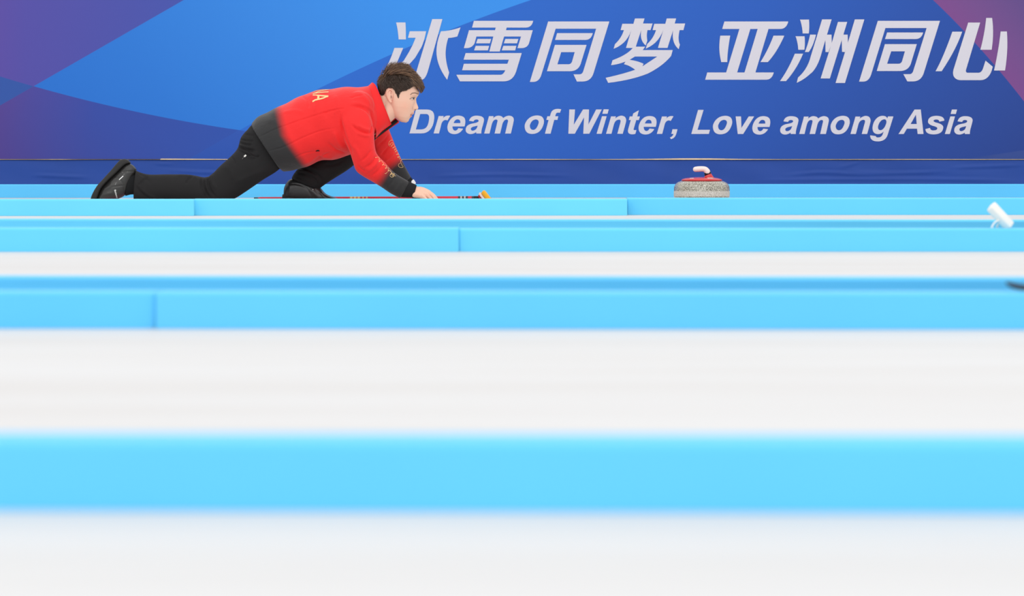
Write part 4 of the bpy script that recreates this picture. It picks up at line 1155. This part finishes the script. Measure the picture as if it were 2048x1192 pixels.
# gold cloud embroidery on both sleeves
def curls(path, n, a0, a1, rx):
    P = catmull(path, n * 24); T = np.gradient(P, axis=0); T /= np.linalg.norm(T, axis=1)[:, None]; N2 = np.stack([-T[:, 1], T[:, 0]], 1)
    u = np.linspace(0, 1, len(P)); ph = 2 * math.pi * n * u; a = a0 + (a1 - a0) * u
    return P + N2 * (a * np.sin(ph) + .35 * a * np.sin(2.3 * ph + 1))[:, None] + T * (rx * np.cos(ph) * (.6 + .4 * np.sin(.7 * ph)))[:, None]
ND = [curls([(753, 311), (766, 323.5), (776, 335.5), (785, 345), (790, 349)], 7, 2.4, 2.2, 2.6),
      [(779, 339), (784, 342), (787, 346), (783.5, 347.5), (782.5, 350), (785, 352.5), (789, 352), (790.5, 350), (794.5, 350.4)], [(777, 343), (774, 345.5), (772, 345)]]
FD = [[(780, 293), (777, 289), (778, 284), (782, 280.5), (785, 281)], curls([(781, 287), (788, 294), (794, 305), (799, 317)], 7, 3.4, 2.6, 2.6),
      [(800, 312), (803.5, 318), (801, 323), (804, 331), (806, 334), (801.5, 335), (797.5, 333), (797, 328.5), (800.5, 326)]]
ND = [[(x - 2.6, y + 1.6) for x, y in ln] for ln in ND]
mb = MB()
for ln in ND:
    run = []
    for x, y in [*(ln if len(ln) > 40 else catmull(ln, 8 * len(ln))), (0, 0)]:
        q = on_jacket(x, y, .0006) if x else None
        ok = q is not None and q.y < YC - .02 and (not run or (q - run[-1]).length < .02)
        if ok: run.append(q)
        else:
            if len(run) > 3: mb.add(*tube(run, .0009, 6))
            run = [q] if (q is not None and q.y < YC - .02) else []
mb.build('embroidery', gold, jacket)
mb = MB()
for ln in FD:
    run = []
    for x, y in [*(ln if len(ln) > 40 else catmull(ln, 8 * len(ln))), (0, 0)]:
        q = on_jacket(x, y, .0006, True) if x else None
        ok = q is not None and q.y > YC + .10 and (not run or (q - run[-1]).length < .02)
        if ok: run.append(q)
        else:
            if len(run) > 3: mb.add(*tube(run, .0009, 6))
            run = [q] if (q is not None and q.y > YC + .10) else []
mb.build('embroidery', gold, jacket)

# ---- trousers ---------------------------------------------------
mt = MB()
mt.add(*loft(NEAR_LEG, 70, 40, p=2.15)); mt.add(*loft(FAR_THIGH, 24, 32)); mt.add(*loft(FAR_SHIN, 40, 36))
mt.add(*ptube([(524, 276, YC - .07, .085), (530, 278, YC + .07, .085)], m=24))
tV, tF = remesh(mt, 0.0044, 3, 0.5); tN = normals(tV, tF)
TF = [([(404, 354), (403, 368), (407, 384), (412, 398)], -5, 2.2), ([(411, 353), (409, 368), (413, 384), (420, 398)], -5.5, 2.2), ([(419, 349), (416, 362), (420, 378), (432, 396)], -5, 2.4), ([(407, 356), (406, 374), (410, 392)], 3, 2.2), ([(414, 352), (412, 368), (418, 388)], 3, 2.2),
      ([(424, 349), (424, 362), (432, 380)], 3.5, 3), ([(388, 352), (378, 358), (372, 368)], -3, 2.6), ([(352, 350), (376, 351), (394, 356)], 2.5, 3), ([(278, 347), (288, 352), (300, 366)], -2.5, 3), ([(296, 352), (288, 360), (276, 372)], -3, 2.5), ([(272, 372), (282, 386), (300, 398)], -3.5, 3), ([(284, 378), (296, 390), (316, 397)], 2.5, 3),
      ([(478, 285), (490, 288), (504, 290)], -4.5, 1.8), ([(477, 294), (492, 299), (512, 302)], -5, 2), ([(480, 279), (494, 281), (508, 282)], -3.5, 1.6), ([(478, 290), (492, 293.5), (508, 296)], 3.5, 2), ([(476, 299), (488, 306), (506, 312), (522, 312)], -4, 2), ([(490, 300), (500, 309), (516, 314)], 3, 2.4),
      ([(496, 310), (500, 316), (512, 318)], -4, 2), ([(462, 312), (468, 320), (470, 330)], -2.5, 2), ([(530, 340), (500, 352), (470, 366)], 2, 5), ([(448, 332), (462, 344), (466, 362)], 1.8, 5), ([(490, 268), (500, 270), (512, 270)], -2.5, 2)]
FT = [([(590, 336), (612, 338), (636, 350), (645, 364)], -5, 2.2), ([(586, 344), (606, 347), (626, 356), (636, 368)], -3.5, 2.2), ([(592, 340), (612, 343), (632, 354)], 3, 2.4), ([(600, 333), (622, 334), (644, 346)], 2.5, 3), ([(650, 330), (672, 328), (690, 318)], -3, 3), ([(640, 340), (664, 340), (684, 330)], 2, 4), ([(586, 352), (600, 356), (618, 370)], -3, 2)]
tV = fold(tV, tN, TF, (YC - .4, YC + .05), 1.7); tV = fold(tV, tN, FT, (YC + .05, YC + .6))
g0 = 0.0012; tV[:, 2] = np.maximum(tV[:, 2], g0)
trousers = make('trousers', tV, tF, mat('black_twill', (34, 33, 34), 0.72, 0.2, sheen=0.0, noise=(5, .12), bump=(800, .2)), person)
TB = BVHTree.FromPolygons([tuple(v) for v in tV], tF)
def on_tr(px, py, lift=.002): return on_jacket(px, py, lift, bv=TB)
c = on_tr(490.5, 312.2, .003); dx_ = (W(492.6, 310.2, YC) - W(488.6, 313.8, YC)).normalized()
MB().add(*rbox(c, (dx_, Vector((0, 1, 0)), dx_.cross(Vector((0, 1, 0)))), .0066, .003, .0042, .0015)).build('zipper_pull', mat('white_plastic'), trousers)
MB().add(*tube([on_tr(487.8, 314.4), on_tr(486, 316.8), on_tr(484.6, 318.4)], .001, 6)).build('cord', mat('grey_cord', (120, 118, 116), .8), trousers)
mb = MB(); mb.add(*tube([on_tr(x, y, .0004) for x, y in ((478, 296), (488, 299), (500, 306), (512, 313), (518, 312))], [.001, .002, .0022, .002, .001], 8, 30)); mb.build('pocket', mat('dark_lining'), trousers)

# ---- shoes ------------------------------------------------------
leather = mat('black_leather', attr='Col', rough=0.36, spec=0.5, coat=0.1, bump=(140, .05))
solem = mat('black_sole', (40, 39, 38), 0.6, 0.35)
SYN = NLY - .012
upper = [(190.5, 407, 205, 409.0, SYN, .030), (195, 393, 217, 404.5, SYN, .043), (203, 375, 232, 399.5, SYN, .048), (217.5, 358.5, 247, 393, SYN, .047), (232, 345.5, 255, 384, SYN, .044), (241, 337, 263, 366, SYN, .040), (248, 330.5, 271.5, 348, SYN, .037), (254.5, 327, 273.5, 339.5, SYN, .032), (259.5, 326.5, 268.5, 332, SYN, .020)]
solen = [(180.4, 406, 191.5, 409.2, SYN, .030), (184, 391, 196.5, 394, SYN, .046), (194.5, 372, 204, 376.5, SYN, .051), (209, 355.5, 218.5, 360, SYN, .047), (224, 338.7, 233, 346.5, SYN, .042), (234, 326.7, 241.5, 338, SYN, .040), (241, 320, 248.5, 331.5, SYN, .038), (249, 317.6, 254, 328, SYN, .036), (256, 320, 258.5, 327, SYN, .030), (260.8, 324.6, 261.5, 327.2, SYN, .020)]
mu = MB(); mu.add(*loft(upper, 44, 36)); uV, uF = remesh(mu, 0.0038, 3, .5); uN = normals(uV, uF)
uV = fold(uV, uN, [([(226, 352), (236, 356), (246, 368), (249, 384)], -1.5, 1.2), ([(240, 343), (256, 343), (270, 343)], -1.5, 1.1), ([(224, 374), (238, 372), (250, 371)], -1.5, 1.0), ([(206, 380), (218, 374), (226, 366)], 2.2, 3), ([(200, 392), (214, 388), (226, 386)], 1.5, 3)], None)
uV[:, 2] = np.maximum(uV[:, 2], .0012)
up_ = Pj(uV); uc = np.tile(linn((40, 39, 38)), (len(uV), 1))
dmr, _ = seg_dist(up_, [(196, 408), (212, 401), (234, 397.5), (258, 389)])
w = (smooth01((9 - dmr) / 7) * .85)[:, None]; uc = uc * (1 - w) + linn((70, 24, 38)) * w
shoe1 = make('shoe', uV, uF, leather, person, cols=uc)
ms = MB(); ms.add(*loft(solen, 44, 28, p=4.5)); sV, sF = remesh(ms, 0.0032, 1, .4); sV[:, 2] = np.maximum(sV[:, 2], .001)
make('sole', sV, sF, solem, shoe1)
mb = MB(); mb.add(*tube([W(248.5, 371 + o * 14, SYN - .03 + abs(o) * .03) for o in (-1, -.5, 0, .5, 1)], .0022, 8, 20)); mb.build('collar_edge', solem, shoe1)
mb = MB(); mb.add(*loft([(258, 345, 251, 392, SYN, .036), (266, 346, 263, 389, SYN, .038), (276, 350, 276, 390, SYN, .040)], 10, 24)); mb.build('sock', mat('black_sock', (22, 23, 25), .9), person)
UB = BVHTree.FromPolygons([tuple(v) for v in uV], uF)
def on_shoe(px, py, lift=.0008): return on_jacket(px, py, lift, bv=UB)
wt = mat('white_print')
mb = MB(); wide_line(mb, [(238.2, 359.6), (246.4, 352)], .8, on_shoe); mb.build('label', wt, shoe1)
def word(txt, x0, y0, x1, y1, h, f, mb):
    cu = bpy.data.curves.new('w', 'FONT'); cu.body = txt; cu.offset = .012
    o = bpy.data.objects.new('w', cu); COL.objects.link(o)
    dg = bpy.context.evaluated_depsgraph_get(); dg.update(); me = o.evaluated_get(dg).to_mesh()
    P = np.array([tuple(v.co)[:2] for v in me.vertices]); F = [tuple(p.vertices) for p in me.polygons]
    o.evaluated_get(dg).to_mesh_clear(); bpy.data.objects.remove(o); bpy.data.curves.remove(cu)
    P = (P - [P[:, 0].min(), 0]) / (P[:, 0].max() - P[:, 0].min()) ; L = math.hypot(x1 - x0, y1 - y0)
    hh = P[:, 1].max(); d = np.array([x1 - x0, y1 - y0]) / L; n = np.array([d[1], -d[0]])
    mb.add([f(*(np.array([x0, y0]) + d * u * L + n * v / hh * h)) for u, v in P], F)
mb = MB(); word('Balance', 228.4, 380, 233.8, 399.5, 3.4, on_shoe, mb); mb.build('lettering', wt, shoe1)

gf = gy(FLY)
u2 = [(568, 376, 567, 403, FLY, .030), (573, 365, 574, 403.5, FLY, .037), (583, 357.5, 588, 404, FLY, .041), (604, 357, 606, 404.5, FLY, .041), (624, 364, 622, 404.5, FLY, .041), (640, 374.5, 638, 405, FLY, .043), (650, 386, 648, 405, FLY, .046), (660, 391.5, 658, 405.3, FLY, .047), (670, 394.6, 668, 405.3, FLY, .044), (679, 398.6, 677, 405.5, FLY, .034), (683.5, 402, 682.5, 405.5, FLY, .020)]
mu = MB(); mu.add(*loft(u2, 50, 36, p=2.5)); uV, uF = remesh(mu, 0.0038, 3, .5); uN = normals(uV, uF)
uV = fold(uV, uN, [([(572, 368), (590, 368), (606, 372), (616, 380), (624, 396)], -1.6, 1.2), ([(626, 372), (634, 384), (646, 394)], -1.6, 1.2), ([(640, 384), (650, 396)], 2, 2), ([(618, 378), (630, 388), (640, 400)], 2, 3), ([(577, 366), (580, 378), (578, 390)], 1.5, 3)], None)
shoe2 = make('shoe', uV, uF, leather, person, cols=np.tile(linn((38, 37, 37)), (len(uV), 1)))
gz = [(565, 388, 564, gf - .4), (576, 389, 576, gf - .4), (600, 393.5, 600, gf - .4), (625, 398, 625, gf - .4), (655, 400, 655, gf - .4), (676, 401.5, 676, gf - .4), (684, 403, 684, gf - .4)]
ms = MB(); ms.add(*loft([(a, b, c, d, FLY, w) for (a, b, c, d), w in zip(gz, (.030, .042, .044, .044, .050, .042, .022))], 40, 28, p=3)); sV, sF = remesh(ms, .0036, 2, .4); sV[:, 2] = np.maximum(sV[:, 2], .0008)
make('sole', sV, sF, solem, shoe2)
